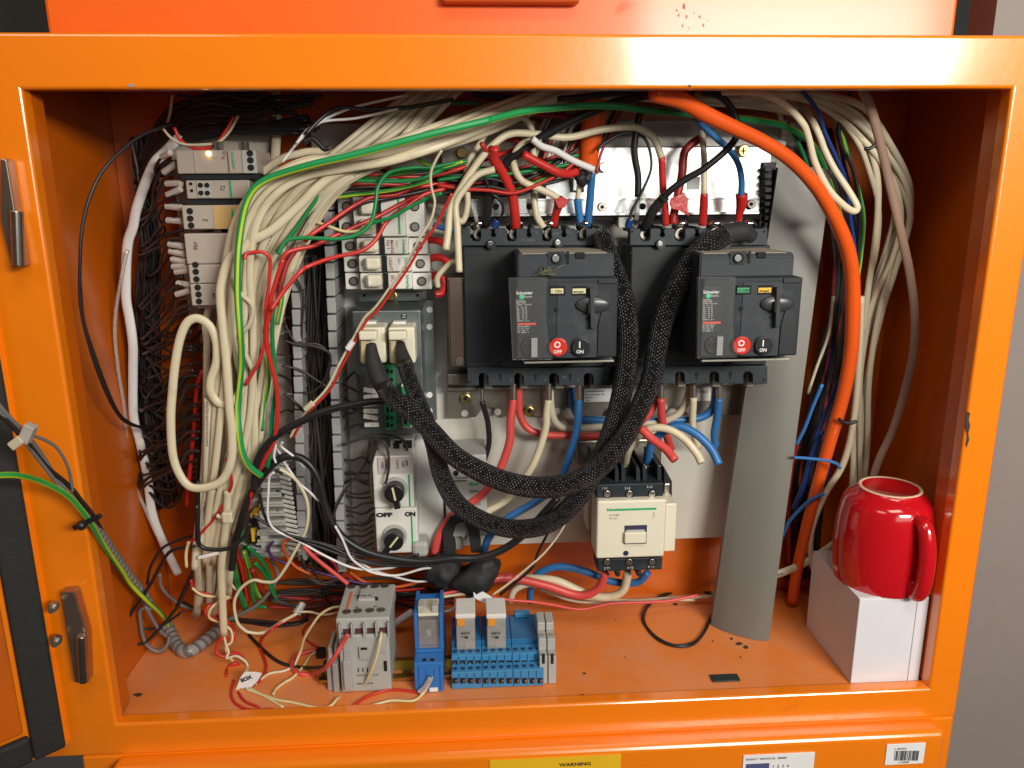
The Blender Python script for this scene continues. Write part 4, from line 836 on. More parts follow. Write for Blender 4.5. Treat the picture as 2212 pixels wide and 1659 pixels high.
# blue two-tier terminal base with clear relays
p = fl(1075, 1486); yf3 = p.y
r = root('relay_socket', (p.x, p.y, FLOOR), 'pale blue two-tier relay terminal base on the floor rail', 'relay base')
z1_ = at(1075, 1449, yf3).z; z2_ = at(1075, 1413, yf3+.014).z; z3_ = at(1075, 1396, yf3+.028).z
for i in range(3):
    xa = at(975+i*66.7, 1460, yf3).x+.0002; xb = at(975+(i+1)*66.7, 1460, yf3).x-.0002
    MB().box(xa, xb, yf3, yf3+.080, FLOOR+.0006, z1_, .0007).out('lower_tier', BLT, r); MB().box(xa, xb, yf3+.014, yf3+.080, z1_+.0002, z2_, .0007).out('upper_tier', BLT, r)
    MB().box(xa, xb, yf3+.030, yf3+.078, z2_+.0002, z2_+.006, .0007).out('relay_seat', mat('seat_blue', (.025, .16, .36), .25, noise=.2), r)
H = MB(); H2 = MB(); T_ = MB(); G_ = MB()
for i in range(12):
    X = 983+i*16.7
    a_ = at(X, 1470, yf3); G_.box(a_.x-.0026, a_.x+.0026, yf3-.0005, yf3-.0001, a_.z-.003, a_.z+.003); T_.box(a_.x+.0004, a_.x+.0020, yf3-.0009, yf3-.0006, a_.z-.0015, a_.z+.0015)
    a_ = at(X, 1432, yf3+.014); G_.box(a_.x-.0026, a_.x+.0026, yf3+.0135, yf3+.0139, a_.z-.003, a_.z+.003); T_.box(a_.x-.0016, a_.x+.0004, yf3+.0131, yf3+.0134, a_.z-.0015, a_.z+.0015)
    q = atz(X, 1446, z1_+.0003); H.cyl((q.x, yf3+.006, z1_+.0003), (0, 0, 1), .0024, .0006, 14); H.cyl((q.x, yf3+.021, z2_+.0003), (0, 0, 1), .0024, .0006, 14)
H.out('screw_hole', mat('blue_hole', (.01, .05, .14), .6), r); G_.out('wire_entry', HOLE, r); T_.out('clamp', TIN, r)
B = MB()
for i in range(1, 12): X = 975+i*16.7; q = at(X, 1460, yf3); B.box(q.x-.0003, q.x+.0003, yf3+.0132, yf3+.0138, z1_+.002, z2_-.001); B.box(q.x-.0003, q.x+.0003, yf3-.0006, yf3-.0001, FLOOR+.008, z1_-.001)
B.out('divider', mat('blue_shadow', (.015, .08, .28), .5), r)
q = atz(1130, 1352, z2_+.006); MB().box(q.x-.008, q.x+.008, yf3+.070, yf3+.078, z2_+.0062, z2_+.012, .001).out('clip', BLT, r)
for X, lab in ((1007, 'small clear relay with white top in the left of the blue base'), (1073, 'small clear relay with white top and paper tag, right one in the blue base')):
    a_ = at(X-20, 1402, yf3+.024); b_ = at(X+20, 1402, yf3+.024); zc = at(X, 1336, yf3+.024).z; zz0 = z2_+.0003
    q = root('plug_in_relay', ((a_.x+b_.x)/2, yf3+.045, zz0), lab, 'relay', 'small clear plug-in relays')
    MB().box(a_.x, b_.x, yf3+.024, yf3+.050, zz0, zc, .0008).out('body', mat('relay_print', (.42, .40, .37), .35, noise=.3, nscale=120), q)
    MB().box(a_.x-.0005, b_.x+.0005, yf3+.0225, yf3+.0515, zz0, zc-.001, .0008).out('clear_cap', clear('clear_cap', gloss=.12, veil=.15), q)
    zc2 = at(X, 1326, yf3+.024).z; MB().box(a_.x-.0006, b_.x+.0006, yf3+.023, yf3+.056, zc+.0002, zc2, .001).out('top', OFFW, q)
    MB().box(a_.x+.001, a_.x+.0085, yf3+.0218, yf3+.0224, zc-.007, zc+.001, .0002).out('orange_tab', mat('tab_orange', (.75, .28, .04), .4), q)
    texts(q, KTX, [('4.3 V', X-10, 1371, 6, dict(bold=.2)), ('* 48', X-10, 1380, 6, dict(bold=.25)), ('1     2', X-16, 1398, 4, {})], y=yf3+.0217)
for i, X in enumerate((1174, 1193)):
    q = fl(X, 1478); yq = q.y; xa = at(X-8.5, 1460, yq).x; xb = at(X+8.5, 1460, yq).x
    g = root('rail_terminal', (q.x, q.y, FLOOR), 'narrow grey stepped rail terminal %s' % ('touching the right end of the blue relay base' if i == 0 else 'outermost at the right end of the floor rail'), 'terminal block', 'grey end terminals')
    z_1 = at(X, 1418, yq).z; z_2 = at(X, 1380, yq+.010).z; z_3 = at(X, 1345, yq+.024).z
    MB().box(xa, xb, yq, yq+.060, FLOOR+.0006, z_1, .0008).out('foot', PGR, g); MB().box(xa, xb, yq+.010, yq+.052, z_1+.0002, z_2, .0008).out('middle', PGR, g); MB().box(xa, xb, yq+.024, yq+.046, z_2+.0002, z_3, .0012).out('head', PGR, g)
    B = MB(); B.px(X-3, 1412, X+3, 1434, yq-.0005, yq-.0001); B.out('wire_entry', HOLE, g); MB().cyl(((xa+xb)/2, yq+.017, z_2+.0003), (0, 0, 1), .0025, .0008, 14).out('screw', TIN, g)
# black tape scrap on floor
a_, b_ = atz(1540, 1474, FLOOR+.0008), atz(1592, 1457, FLOOR+.0008); o = MB().box(a_.x, b_.x, a_.y, b_.y, FLOOR+.0004, FLOOR+.0022, .0006).out('tape_scrap', mat('scrap', (.02, .03, .03), .45)); tag(o, 'small flat black scrap lying on the floor near the front lip', 'scrap')
# black current-transformer lumps below the starters
CT = mat('matt_black_tape', (.017, .018, .019), .62, noise=.25, bump=.5, bscale=120)
def lump(px, y0, y1, label, extra=None):
    pts = [at(X, Y, y0) for X, Y in px]+[at(X, Y, y1) for X, Y in px]; c = sum(pts, Vector())/len(pts); pts += [c+Vector((0, (y0-y1)*.75, 0)), c+Vector((.004, (y0-y1)*.6, .003))]
    t = bmesh.new()
    for p in pts: t.verts.new(p)
    bmesh.ops.convex_hull(t, input=t.verts); bmesh.ops.subdivide_edges(t, edges=list(t.edges), cuts=5, use_grid_fill=True); R_ = random.Random(5)
    for k in range(5): bmesh.ops.smooth_vert(t, verts=t.verts, factor=.5, use_axis_x=True, use_axis_y=True, use_axis_z=True)
    from mathutils import noise as NZ
    for v in t.verts: v.co += (v.co-c).normalized()*.0035*NZ.noise(v.co*130)+Vector((0, 0, .0012*sin(v.co.x*900+v.co.z*500)))
    B = MB(); B._add(t, True); o = B.out('taped_joint', CT); tag(o, label, 'taped joint'); return o
lump([(905, 1222), (950, 1190), (990, 1195), (1000, 1240), (960, 1282), (930, 1262)], .110, .145, 'lump of black tape around the joint under the white rounded housing')
lump([(960, 1262), (1000, 1235), (1050, 1190), (1085, 1215), (1062, 1275), (1020, 1290)], .100, .140, 'larger lump of black tape where red and blue power cables meet')
B = MB(); B.pprism([(955, 1148), (972, 1118), (1012, 1100), (1036, 1150), (1040, 1195), (1018, 1195), (1012, 1150), (1004, 1128), (985, 1134), (978, 1160), (985, 1200), (958, 1200)], .115, .150, .001); o = B.out('cable_bracket', CT); tag(o, 'black plastic arch bracket around the cream power cable', 'bracket')
# ================================================================ cables
def C(col, w, s, label, d0=60, d1=None, name='cable', cat='cable', **k): return cable(col, w, s, label, d0, d1, name, cat, **k)
def Wr(col, w, s, label, d0=60, d1=None, **k): return cable(col, w, s, label, d0, d1, 'wire', 'wire', **k)
def sub(parent, col, w, s, name, d0, d1=None, **k): return cable(col, w, s, None, d0, d1, name, None, parent=parent, **k)
def lerp_strands(n, GL, GR, col, w, label, group, d0, d1, seed=1, jit=3, swap=.15, name='cable', **k):
    """strands spread between two guide lines, wandering a little across the bundle"""
    R = random.Random(seed); A = [tuple(map(float, q.split(','))) for q in GL.split()]; B = [tuple(map(float, q.split(','))) for q in GR.split()]
    out = []
    for i in range(n):
        f = (i+.5)/n; ph = R.uniform(0, 6.28); am = swap*R.uniform(.3, 1); dd = R.uniform(-1, 1); s = []
        for j in range(len(A)):
            g = min(1, max(0, f+am*sin(ph+j*.9))); dz = d0[j] if isinstance(d0, list) else d0+(d1-d0)*j/(len(A)-1)
            s.append('%.1f,%.1f,%.1f' % (A[j][0]*(1-g)+B[j][0]*g+R.uniform(-jit, jit), A[j][1]*(1-g)+B[j][1]*g+R.uniform(-jit, jit), dz+dd*6+4*sin(ph*2+j)))
        c = R.choice(col) if isinstance(col, list) else col; ww = R.choice(w) if isinstance(w, list) else w
        out.append(cable(c, ww, ' '.join(s), label, 0, 0, name, 'wire' if name == 'wire' else 'cable', group, **k))
    return out
# ---- cream flat cables of the big bundle
LB = 'one of the many cream flat cables in the big bundle sweeping down the left side'; GB = 'cream cables of the big bundle'
lerp_strands(19, '1250,170 1110,212 1000,252 880,292 790,322 700,352 620,402 560,470 520,560 500,650 485,760 480,880 478,1000 462,1100 440,1200 430,1300',
                 '1330,185 1180,228 1040,290 900,335 820,362 750,400 700,450 655,520 622,600 600,700 588,800 578,900 565,1000 530,1090 505,1180 495,1290', ['cream', 'cream', 'cream2', 'print'], [12, 14, 16, 17], 'cream flat cable of the big bundle, coming in from the upper right above the breakers', 'cream cables from the upper right',
             [150, 120, 90, 70, 65, 65, 70, 75, 80, 85, 88, 90, 95, 105, 120, 140], None, 5, 2, .14, flat=1.7, groove=True)
lerp_strands(19, '905,185 830,240 760,300 690,360 625,430 580,520 555,620 540,740 530,860 515,980 490,1090 465,1190 450,1300',
                '1015,185 950,245 880,310 800,365 720,430 665,520 625,620 600,740 580,860 560,980 520,1090 495,1190 480,1300', ['cream2', 'cream', 'cream2'], [11, 13, 15], 'cream flat cable of the big bundle, dropping from the top between relays and rail breakers', 'cream cables from the top',
             [110, 105, 95, 90, 92, 95, 100, 104, 108, 110, 115, 125, 145], None, 9, 2.5, .16, flat=1.7, groove=True)
lerp_strands(6, '1240,175 1090,218 940,278 820,318 730,338 650,350 560,400 505,470 480,560 468,650 462,760 462,880 458,1000 445,1110 435,1220', '1300,180 1120,250 960,312 850,345 740,365 660,385 600,430 565,500 550,590 545,700 545,800 540,900 525,1000 490,1110 470,1220', ['cream'], [14, 17], 'bright cream flat cable lying on top of the bend of the big bundle', 'cream cables on top of the bend', [130, 85, 50, 42, 45, 50, 55, 58, 62, 66, 70, 75, 80, 90, 105], None, 15, 2, .2, flat=1.8, groove=True)
lerp_strands(5, '435,1060 432,1130 422,1200 412,1260 405,1330', '505,1060 500,1130 500,1200 495,1260 485,1330', ['cream', 'cream2'], [15, 17], 'cream flat cable at the tied foot of the big bundle', 'cream cables at the bundle foot', [88, 95, 105, 120, 135], None, 19, 2, .2, flat=1.7, groove=True)
C('cream', 16, '1200,190,120 1090,240 930,300 840,335 755,335 680,327 640,333 605,345 548,388 498,440 473,490 460,540 458,605 455,650 444,700 447,745 446,820 445,895 443,970 437,1060 425,1160 420,1230', 'cream flat cable forming the outermost left edge of the big bundle', 40, 95, flat=1.5, groove=True)
lp = C('cream', 19, '900,318 790,350 710,385 650,440 590,495 545,520 522,540 495,560 480,605 476,645 483,720 490,795 496,883 501,930 500,992 482,1035 450,1052 412,1052 388,1025 373,980 369,905 373,840 378,790 388,735 402,700 420,688 440,693 458,712 468,745 467,785 456,820 456,848 473,871 497,872 517,850 523,818 516,783 504,722 500,672 508,633 530,590',
        'cream flat cable coiled in a long hanging loop at the front left', 55, 70, flat=1.5, groove=True)
C('print', 18, '450,860,75 449,930 448,1010 445,1080 430,1180', 'cream flat cable with small black printing beside the long loop', 72, 95, flat=1.5, groove=True)
C('cream', 17, '492,1060 490,1110 484,1170 478,1230 480,1290 484,1372', 'cream flat cable reaching lowest of the bundle, ending in stripped red and cream wires', 80, 100, flat=1.4, groove=True)
C('cream2', 11, '505,600 515,630 545,660 540,700 520,730 545,800', 'thin cream cable making a small bow in the middle of the bundle', 60, 66)
C('cream2', 20, '595,190 598,260 595,330 588,400', 'wide cream flat cable hanging straight down behind the header at the left', 130, 140, flat=2.2)
C('cream', 9, '492,1120,78 478,1118 468,1113', 'cream cable tie end on the big bundle', 75, name='cable_tie', cat='cable tie')
B = MB(); p = at(493, 1117, .072); B.box(p.x-.005, p.x+.005, .068, .076, p.z-.005, p.z+.006, .0015); tag(B.out('cable_tie', CC['cream']), 'cream cable tie head standing out from the big bundle', 'cable tie')
C('white', 9, '428,1205 450,1200 480,1192', 'pale cable tie around the foot of the big bundle', 90, name='cable_tie', cat='cable tie')
C('black', 11, '655,308 675,300 690,312 700,322 712,320', 'black cable tie clinching the top of the cream bundle', 38, name='cable_tie', cat='cable tie')
# ---- earth cables
C('earth', 16, '1830,520,170 1800,420,165 1760,320,155 1700,275,130 1620,258,100 1503,248,85 1400,238,75 1300,228,70 1200,233,60 1130,241,45 1060,258,28 1042,263,24 930,290,18 830,317,18 755,337,20 680,354,24 605,376,32 568,392,36 545,413,38 530,445,40 521,490,42 515,540,42 513,605,42 514,650,42 519,720,44 522,783,58 516,850,66 513,883,66 516,930,62 524,978,62 540,1008,66 565,1028,72', 'thick green and yellow earth cable arching over the cream bundle', 70, 70)
# ---- black white wires at the top left
C('white', 6, '880,205 790,225 740,240 690,265 650,300 610,350', 'thin white cable rising from the top of the cream bundle', 85, 60); C('white', 6, '860,235 770,255 700,262 665,280 640,310', 'second thin white cable beside the black cable tie', 85, 60)
C('dark', 9, '980,215 880,232 800,236 735,232 700,250 660,290', 'dark cable crossing the top of the cream bundle', 95, 60)
# ---- horizontal bundle of red, black and green wires
Wr('green', 9, '600,550 620,520 660,514 730,516 775,505 802,480 812,435 817,402 842,372 892,362 930,362 980,352 1010,349', 'green wire looping forward from the wire bundle in an S', 50, 75)
Wr('green', 9, '598,545 642,490 680,435 712,391 755,389 830,392 905,387 955,366 1000,350', 'green wire rising along the right edge of the cream bundle', 62, 80)
Wr('green', 8, '955,417 922,429 880,450 845,470 805,482 780,500', 'green wire slanting across the white rail breakers', 66, 74)
Wr('earth2', 8, '680,434 720,427 755,422 850,410 930,390', 'yellow and green wire behind the red wires, upper one', 90, 90); Wr('yellowish', 7, '600,455 642,465 705,487 745,500 780,497 800,480', 'yellow wire passing behind the green S-shaped wire', 88, 80)
Wr('earth2', 9, '1000,350 960,362 900,368 850,376 780,384', 'yellow and green wire on top of the wire bundle', 72, 85)
Wr('earth2', 9, '890,337 930,357 980,360', 'short yellow and green wire behind the cream bundle at the top', 120, 90)
reds = ['700,372 755,374 830,378 905,382 955,375 1000,362 1055,342 1092,330 1120,318', '672,425 695,412 730,402 805,397 880,401 917,402 980,390 1060,392 1140,396 1190,380', '660,520 672,507 717,477 760,447 805,425 855,420 917,397 975,395 1050,402 1130,400', '605,575 622,545 680,530 717,512 767,490 817,467 867,440 905,422 950,405 1010,412 1090,412', '585,670 610,633 648,588 667,575 717,557 780,542 812,517 837,477 880,445 917,420 960,408', '750,360 800,352 850,368 905,380 970,378', '1040,310 1065,345 1090,372 1150,392']
rl_ = ['red wire on top of the crossing wire bundle', 'red wire running level through the crossing bundle', 'red wire dropping left from the bundle, first below the level ones', 'red wire dropping left from the bundle, second below the level ones', 'red wire sweeping lowest across the rail breakers and down the bundle', 'red wire arching highest behind the cream bundle', 'red wire joining the crossing bundle beside the breaker cables']
for i, (q, l_) in enumerate(zip(reds, rl_)): Wr('red', 9.5, q, l_, [68, 72, 66, 60, 48, 88, 90][i], [135, 140, 140, 145, 100, 140, 145][i])
blk = ['690,362 742,358 780,355 817,362 842,375 900,392 960,392', '680,424 695,422 780,412 867,405 930,387 992,367 1040,352', '690,500 705,490 780,440 830,430 905,415 967,397 1030,392 1110,398', '700,385 760,392 830,398 900,403 980,405 1060,408 1150,405', '720,372 800,380 880,378 950,372 1020,372 1100,385 1180,378']
for i, q in enumerate(blk): Wr('dark', 9.5, q, 'black wire of the bundle crossing behind the cream breaker cables', 78+i*4, 140, group='black wires of the crossing bundle')
R9 = random.Random(42)
for i in range(12):
    y0 = R9.uniform(372, 425); c = ['red', 'green', 'dark', 'dark', 'earth2', 'darkred'][i % 6]
    Wr(c, 8, ' '.join('%d,%d' % (x_, y0+R9.uniform(-6, 6)+(15*sin((x_-950)/260*3.1))*(-1 if i % 2 else .6)-(max(0, x_-1130)*.45)) for x_ in (945, 1000, 1055, 1110, 1165, 1215, 1250)), 'coloured wire crossing behind the cream and red breaker cables (%s)' % c.replace('earth2', 'yellow-green').replace('dark', 'black').replace('blackred', 'dark red') if False else {'red': 'red', 'green': 'green', 'dark': 'black', 'earth2': 'yellow and green', 'darkred': 'dark red'}[c]+' wire in the tangle behind the breaker cables, above the punched rail', 105+i*2, 112+i*2, group='wires in the tangle above the punched rail')
for i in range(14):
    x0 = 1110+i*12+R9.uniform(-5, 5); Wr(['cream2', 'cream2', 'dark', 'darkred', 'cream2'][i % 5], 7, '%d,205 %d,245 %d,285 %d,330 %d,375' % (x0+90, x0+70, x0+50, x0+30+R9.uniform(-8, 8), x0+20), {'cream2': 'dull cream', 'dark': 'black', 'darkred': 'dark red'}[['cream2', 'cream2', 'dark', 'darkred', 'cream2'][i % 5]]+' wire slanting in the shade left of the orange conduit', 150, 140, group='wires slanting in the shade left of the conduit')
# reds going down along the bundle
Wr('red', 10, '590,655 577,700 576,740 585,783 597,833 600,880 597,925 590,958 575,986 557,1021 545,1060 535,1100', 'red wire running down the right edge of the cream bundle', 52, 90)
Wr('red', 8, '528,560 532,549 545,545 568,545 582,556 583,580 580,620 574,665 572,733 558,783 530,832', 'red wire hooked over at its top in the middle of the cream bundle', 48, 62)
Wr('red', 10, '612,560 596,608 580,668 572,720', 'short red wire merging with the red wires at the bundle edge', 56, 58)
Wr('darkred', 10, '640,540 620,570 606,620 596,660', 'dark red wire behind the red wires at the bundle edge', 80, 70)
Wr('green', 9, '590,660 588,720 592,780 596,830 588,900 585,960 578,1010', 'green wire beside the red wire down the bundle edge', 66, 84); Wr('earth2', 8, '605,610 610,640 600,700', 'short yellow and green wire above the green wire at the bundle edge', 80, 80); Wr('earth2', 8, '575,770 580,820 572,870 566,930', 'yellow and green wire low on the bundle edge', 84, 88)
Wr('red', 9, '438,800 426,835 421,900 416,960 408,1040 404,1095', 'red wire hanging down inside the long cream loop', 110, 120); Wr('dark', 8, '462,870 437,910 428,1000 425,1090', 'dark wire hanging next to the red one inside the cream loop', 112, 115)
Wr('red', 7, '488,990 500,1035 496,1060 478,1098 445,1140 420,1165 400,1175', 'red wire crossing the lower bundle to the left', 68, 100)
for i, (c, q) in enumerate((('green', '494,1120 500,1190 505,1240 520,1290 527,1315'), ('green', '520,1130 527,1180 537,1230 545,1280 552,1310'), ('green', '535,1180 565,1210 585,1250 595,1290'), ('red', '500,1150 515,1200 527,1250 535,1300'), ('earth2', '528,1190 540,1230 552,1275 568,1300'), ('darkred', '483,1180 490,1230 502,1300'), ('darkred', '545,1230 560,1260 580,1290'), ('earth', '500,1170 508,1230 520,1280 532,1312'), ('green', '550,1215 572,1240 590,1280 600,1300'), ('dark', '510,1180 520,1230 530,1290'))):
    Wr(c, 9, q, {'green': 'green', 'red': 'red', 'earth2': 'yellow and green', 'darkred': 'dark red', 'earth': 'green and yellow', 'dark': 'black'}[c]+' wire fanning out low beside the foot of the cream bundle, number %d' % i if False else {'green': 'green', 'red': 'red', 'earth2': 'light yellow-green striped', 'darkred': 'dark red', 'earth': 'green and yellow striped', 'dark': 'black'}[c]+' wire fanning out beside the foot of the cream bundle', 105+i*3, 165, group='wires fanning out at the bundle foot')
# ---- cream and red pair crossing from the crossing bundle down to the terminal strip
Wr('cream', 6, '954,325 942,345 931,372 931,400 935,418 939,440 930,477 906,515 881,565 843,620 812,662 787,687 766,725 731,790 705,840 667,882 640,920 627,945', 'thin cream wire crossing diagonally in front of the rail breakers', 45, 100)
Wr('red', 6, '976,418 960,450 943,485 910,530 884,575 848,627 818,668 792,693 772,730 738,793 713,841 672,886 646,922 633,946', 'thin red wire twinned with the cream one in front of the zinc module', 48, 102)
B = MB(); a = at(660, 884, .09); b = at(675, 871, .088); B.cyl((a+b)/2, b-a, .003, (b-a).length, 12); o = B.out('tape_band', CC['cream']); tag(o, 'cream tape band around the twinned red and cream wires', 'tape')
B = MB(); a = at(751, 754, .078); b = at(762, 738, .078); B.cyl((a+b)/2, b-a, .003, (b-a).length, 12); o = B.out('tape_band', CC['white']); tag(o, 'white tape band around the twinned wires beside the zinc module', 'tape')
# ---- brown control wires packed in the duct
lerp_strands(34, '655,580 650,700 655,820 660,940 655,1060 665,1180 680,1240', '712,560 716,700 722,820 728,940 732,1060 735,1160 745,1230', ['brown', 'brown', 'dark'], [5, 6, 7], 'one of the thin brown control wires packed in the grey slotted duct', 'brown wires in the slotted duct', 150, 160, 3, 4, .35, name='wire', n=4) if False else None
def strands(n, GL, GR, col, w, label, group, d0, d1, seed, jit, swap): return lerp_strands(n, GL, GR, col, w, label, group, d0, d1, seed, jit, swap, name='wire')
strands(34, '658,560 652,700 657,820 662,940 657,1060 667,1180 680,1240', '708,540 712,700 718,820 724,940 728,1060 731,1160 740,1230', ['brown', 'brown', 'dark'], [5, 6, 7], 'one of the thin brown control wires packed in the grey slotted duct', 'brown wires in the slotted duct', 150, 160, 3, 4, .35)
for i, q in enumerate(('612,735 645,745 680,748 712,765 708,800 695,830 670,848 640,845', '610,790 650,800 690,825 730,850', '615,700 640,740 690,745 715,780 700,850', '615,850 650,880 665,900', '650,1200 665,1245 700,1258 730,1250 745,1225', '655,1210 670,1250 705,1262 740,1245', '668,1215 690,1252 715,1255 750,1215', '640,600 655,640 652,700 650,760', '760,1205 720,1130 745,1060 790,1000 800,950 812,960 820,1000 812,1060')): Wr('brown', 5.5, q, 'thin brown wire looping loose out of the grey slotted duct', 118, 128, group='loose brown loops at the slotted duct')
for i in range(15):
    Y = 1000+i*15; Wr(['brown', 'dark'][i % 2], 5, '%d,%d %d,%d %d,%d %d,%d' % (735, Y+R9.uniform(-10, 10), 760, Y+R9.uniform(-12, 12), 785, Y+R9.uniform(-12, 12), 806, 1010+i*12.5), 'thin dark wire running from the duct to the rotary starters', 140, 125, group='wires between duct and rotary starters')
for i in range(12):
    Y = 640+i*42; Wr(['brown', 'dark', 'grey'][i % 3], 5.5, '%d,%d %d,%d %d,%d %d,%d' % (600, Y, 622, Y+R9.uniform(-15, 25), 640, Y+R9.uniform(-5, 30), 662, Y+R9.uniform(-10, 40)), 'thin dark wire running from the left terminals into the duct', 120, 150, group='wires between left terminals and duct')
Wr('brown', 6, '740,962 790,945 830,942 870,950 880,975', 'brown wire arching over the top of the upper rotary starter', 110, 120); Wr('brown', 6, '803,1080 800,1020 815,960 830,955 838,975 840,1010 833,1045', 'brown wire looped in front of the upper rotary starter', 100, 96)
for i, q in enumerate(('748,820 768,805 780,842', '740,830 770,845 784,856', '745,860 765,872 784,873', '742,900 765,890 784,888', '745,880 770,885 784,898', '750,925 770,918 786,917')): Wr('brown', 6, q, 'brown wire entering a white marker beside the green terminal plug', 140, 100, group='brown wires at the green terminal plug')
# ---- black mass of control wires left of the relays
GD = 'dark control wires at the left of the relays'; LD = 'one of the thin dark wires tangled at the left of the relay column'
strands(26, '285,300 290,400 300,520 298,640 300,760 305,880 318,1000 335,1100', '330,290 335,400 345,520 340,640 345,760 350,880 365,1000 385,1080', ['dark', 'brown', 'brown', 'dark', 'black'], [5, 6, 7], LD, GD, 165, 175, 21, 5, .35)
R5 = random.Random(11)
for i in range(40):
    Y0 = 335+i*17+R5.uniform(-10, 10); x0 = 372+min(55, i*1.8); k_ = R5.random(); dp = R5.uniform(15, 120) if k_ < .8 else R5.uniform(-60, 10); xm = R5.uniform(285, 350)
    dp = R5.uniform(30, 125); xm = R5.uniform(310, 350)
    s = '%d,%d,100 %d,%d,104 %d,%d,112 %d,%d,130 %d,%d,150 %d,%d,168' % (x0+R5.uniform(-4, 8), Y0, x0-22, Y0+R5.uniform(2, 10), x0-38+R5.uniform(-6, 6), Y0+dp*.4, xm+8, Y0+dp*.8, xm-10, Y0+dp*.95, R5.uniform(298, 315), Y0+dp*.7)
    Wr(R5.choice(['dark', 'black', 'dark', 'brown']), R5.choice([5, 6, 7]), s, 'one of the thin dark wires looping off the left ends of the relays', 0, 0, group='dark loops at the relay ends')
for i in range(26):
    Y0 = 690+i*15; s = '%d,%d,135 %d,%d,145 %d,%d,150 %d,%d,165' % (440+R5.uniform(-10, 20), Y0+R5.uniform(-10, 10), 405, Y0+R5.uniform(-20, 30), 365, Y0+R5.uniform(-10, 50), 310, Y0+R5.uniform(-40, 40)); Wr(R5.choice(['dark', 'brown', 'black']), 6.5, s, 'one of the thin dark wires crossing behind the long cream loop', 0, 0, group='dark wires behind the cream loop')
for i in range(22):
    y0 = 208+i*4; s = '%d,%d,120 %d,%d,125 %d,%d,130 %d,%d,140 %d,%d,160' % (640+R5.uniform(-60, 60), y0-10+R5.uniform(-8, 20), 540, y0+R5.uniform(-12, 20), 440, y0+R5.uniform(-10, 25), 360, y0+20+R5.uniform(-10, 30), 300+R5.uniform(-10, 25), y0+90+R5.uniform(0, 60)); Wr(R5.choice(['dark', 'black', 'black', 'brown']), R5.choice([8, 9, 11]), s, 'one of the dark cables massed above the left relay column', 0, 0, group='dark cables above the left relays')
Wr('cream2', 6, '352,278 372,300 400,312 440,312 470,308 495,285 515,250', 'thin cream wire drooping above the uppermost beige relay', 100, 110); Wr('red', 8, '376,275 392,305 430,322 465,312 490,280 505,252', 'red wire drooping above the uppermost beige relay', 105, 112); Wr('cream2', 6, '372,205 368,240 362,265', 'short cream wire in the shade at the top left', 110, 115)
for i, q in enumerate(('385,205 430,215 480,208', '420,230 450,222 500,230', '480,200 540,218 570,205')): Wr('brown', 8, q, 'dull cable end just visible in the shade above the left relays', 115, 115, group='dull cable ends in the top left shade')
Wr('black', 8, '530,500 515,535 500,565 485,600 475,640', 'black wire slanting behind the earth cable left of the bundle', 66, 80)
C('white', 21, '392,292 360,325 335,350 318,385 305,420 294,455 287,490 277,520 273,560 272,605 273,650 280,690 287,745 287,800 287,870 290,910 302,955 318,1030 327,1100 343,1150 368,1205 385,1240', 'wide white flat cable running down the left side wall', 135, 168, flat=2.0)
C('dark', 7.5, '372,265 348,275 298,297 235,352 198,415 178,490 172,565 174,658 193,745 223,833 255,895 285,918 330,924', 'thin dark cable bowed out along the orange left wall', [40][0], 110) if False else cable('dark', 7.5, '372,265,110 348,275,90 298,297,70 235,352,50 198,415,38 178,490,32 173,565,30 174,658,32 193,745,38 223,833,50 255,895,80 285,918,110 330,924,150', 'thin dark cable bowed out along the orange left wall', 0, 0)
cable('black', 7, '172,600,33 180,690,38 203,765,42 235,850,58 262,900,85 300,922,120 340,930,150', 'second thin black cable alongside the bowed one on the left wall', 0, 0)
C('clr', 8, '275,540,130 262,600 248,700 254,790 268,880 274,960 285,1030 318,1110 340,1160', 'clear thin tube along the left wall behind the white flat cable', 95, 165)
# ---- black round cables
C('black', 17, '1205,1075 1173,1110 1128,1158 1080,1190 1030,1205 982,1206 932,1212 882,1211 807,1197 757,1173 724,1141 702,1091 690,1041 670,1005 642,987 607,990 572,1021 537,1078 517,1141 507,1175 500,1230', 'thick black cable hung in a deep S from the bundle to the power cables', 85, 90)
C('black', 16, '860,868 820,867 780,871 705,887 642,915 605,936 575,962 555,1000 548,1060', 'thick black cable running left from under the braided sleeves', 70, 78)
C('black', 9, '425,1090 428,1150 432,1178 457,1187 494,1184 527,1160 540,1130', 'thin black cable looped around the foot of the cream bundle', 60, 66); Wr('black', 10, '470,880 448,980 430,1070 426,1130 422,1200 408,1265 385,1310', 'straight black cable hanging before the lower cream bundle', 62, 110) if False else Wr('black', 10, '428,1040,70 427,1100 426,1160 420,1220 405,1262 382,1312', 'black wire hanging in front of the foot of the bundle', 70, 130)
for i, q in enumerate(('545,1113 582,1135 620,1155 660,1165 720,1180 780,1200 850,1205 905,1198', '560,1060 570,1110 592,1140 640,1163 700,1185 770,1208 840,1216 900,1214', '650,1165 710,1180 790,1215 860,1222 930,1222')): Wr('black', 7, q, ['thin black wire leaving the terminal strip to the lower right, upper one', 'thin black wire bent round the terminal strip corner', 'thin black wire lowest of those under the rotary starters'][i], 88, 90)
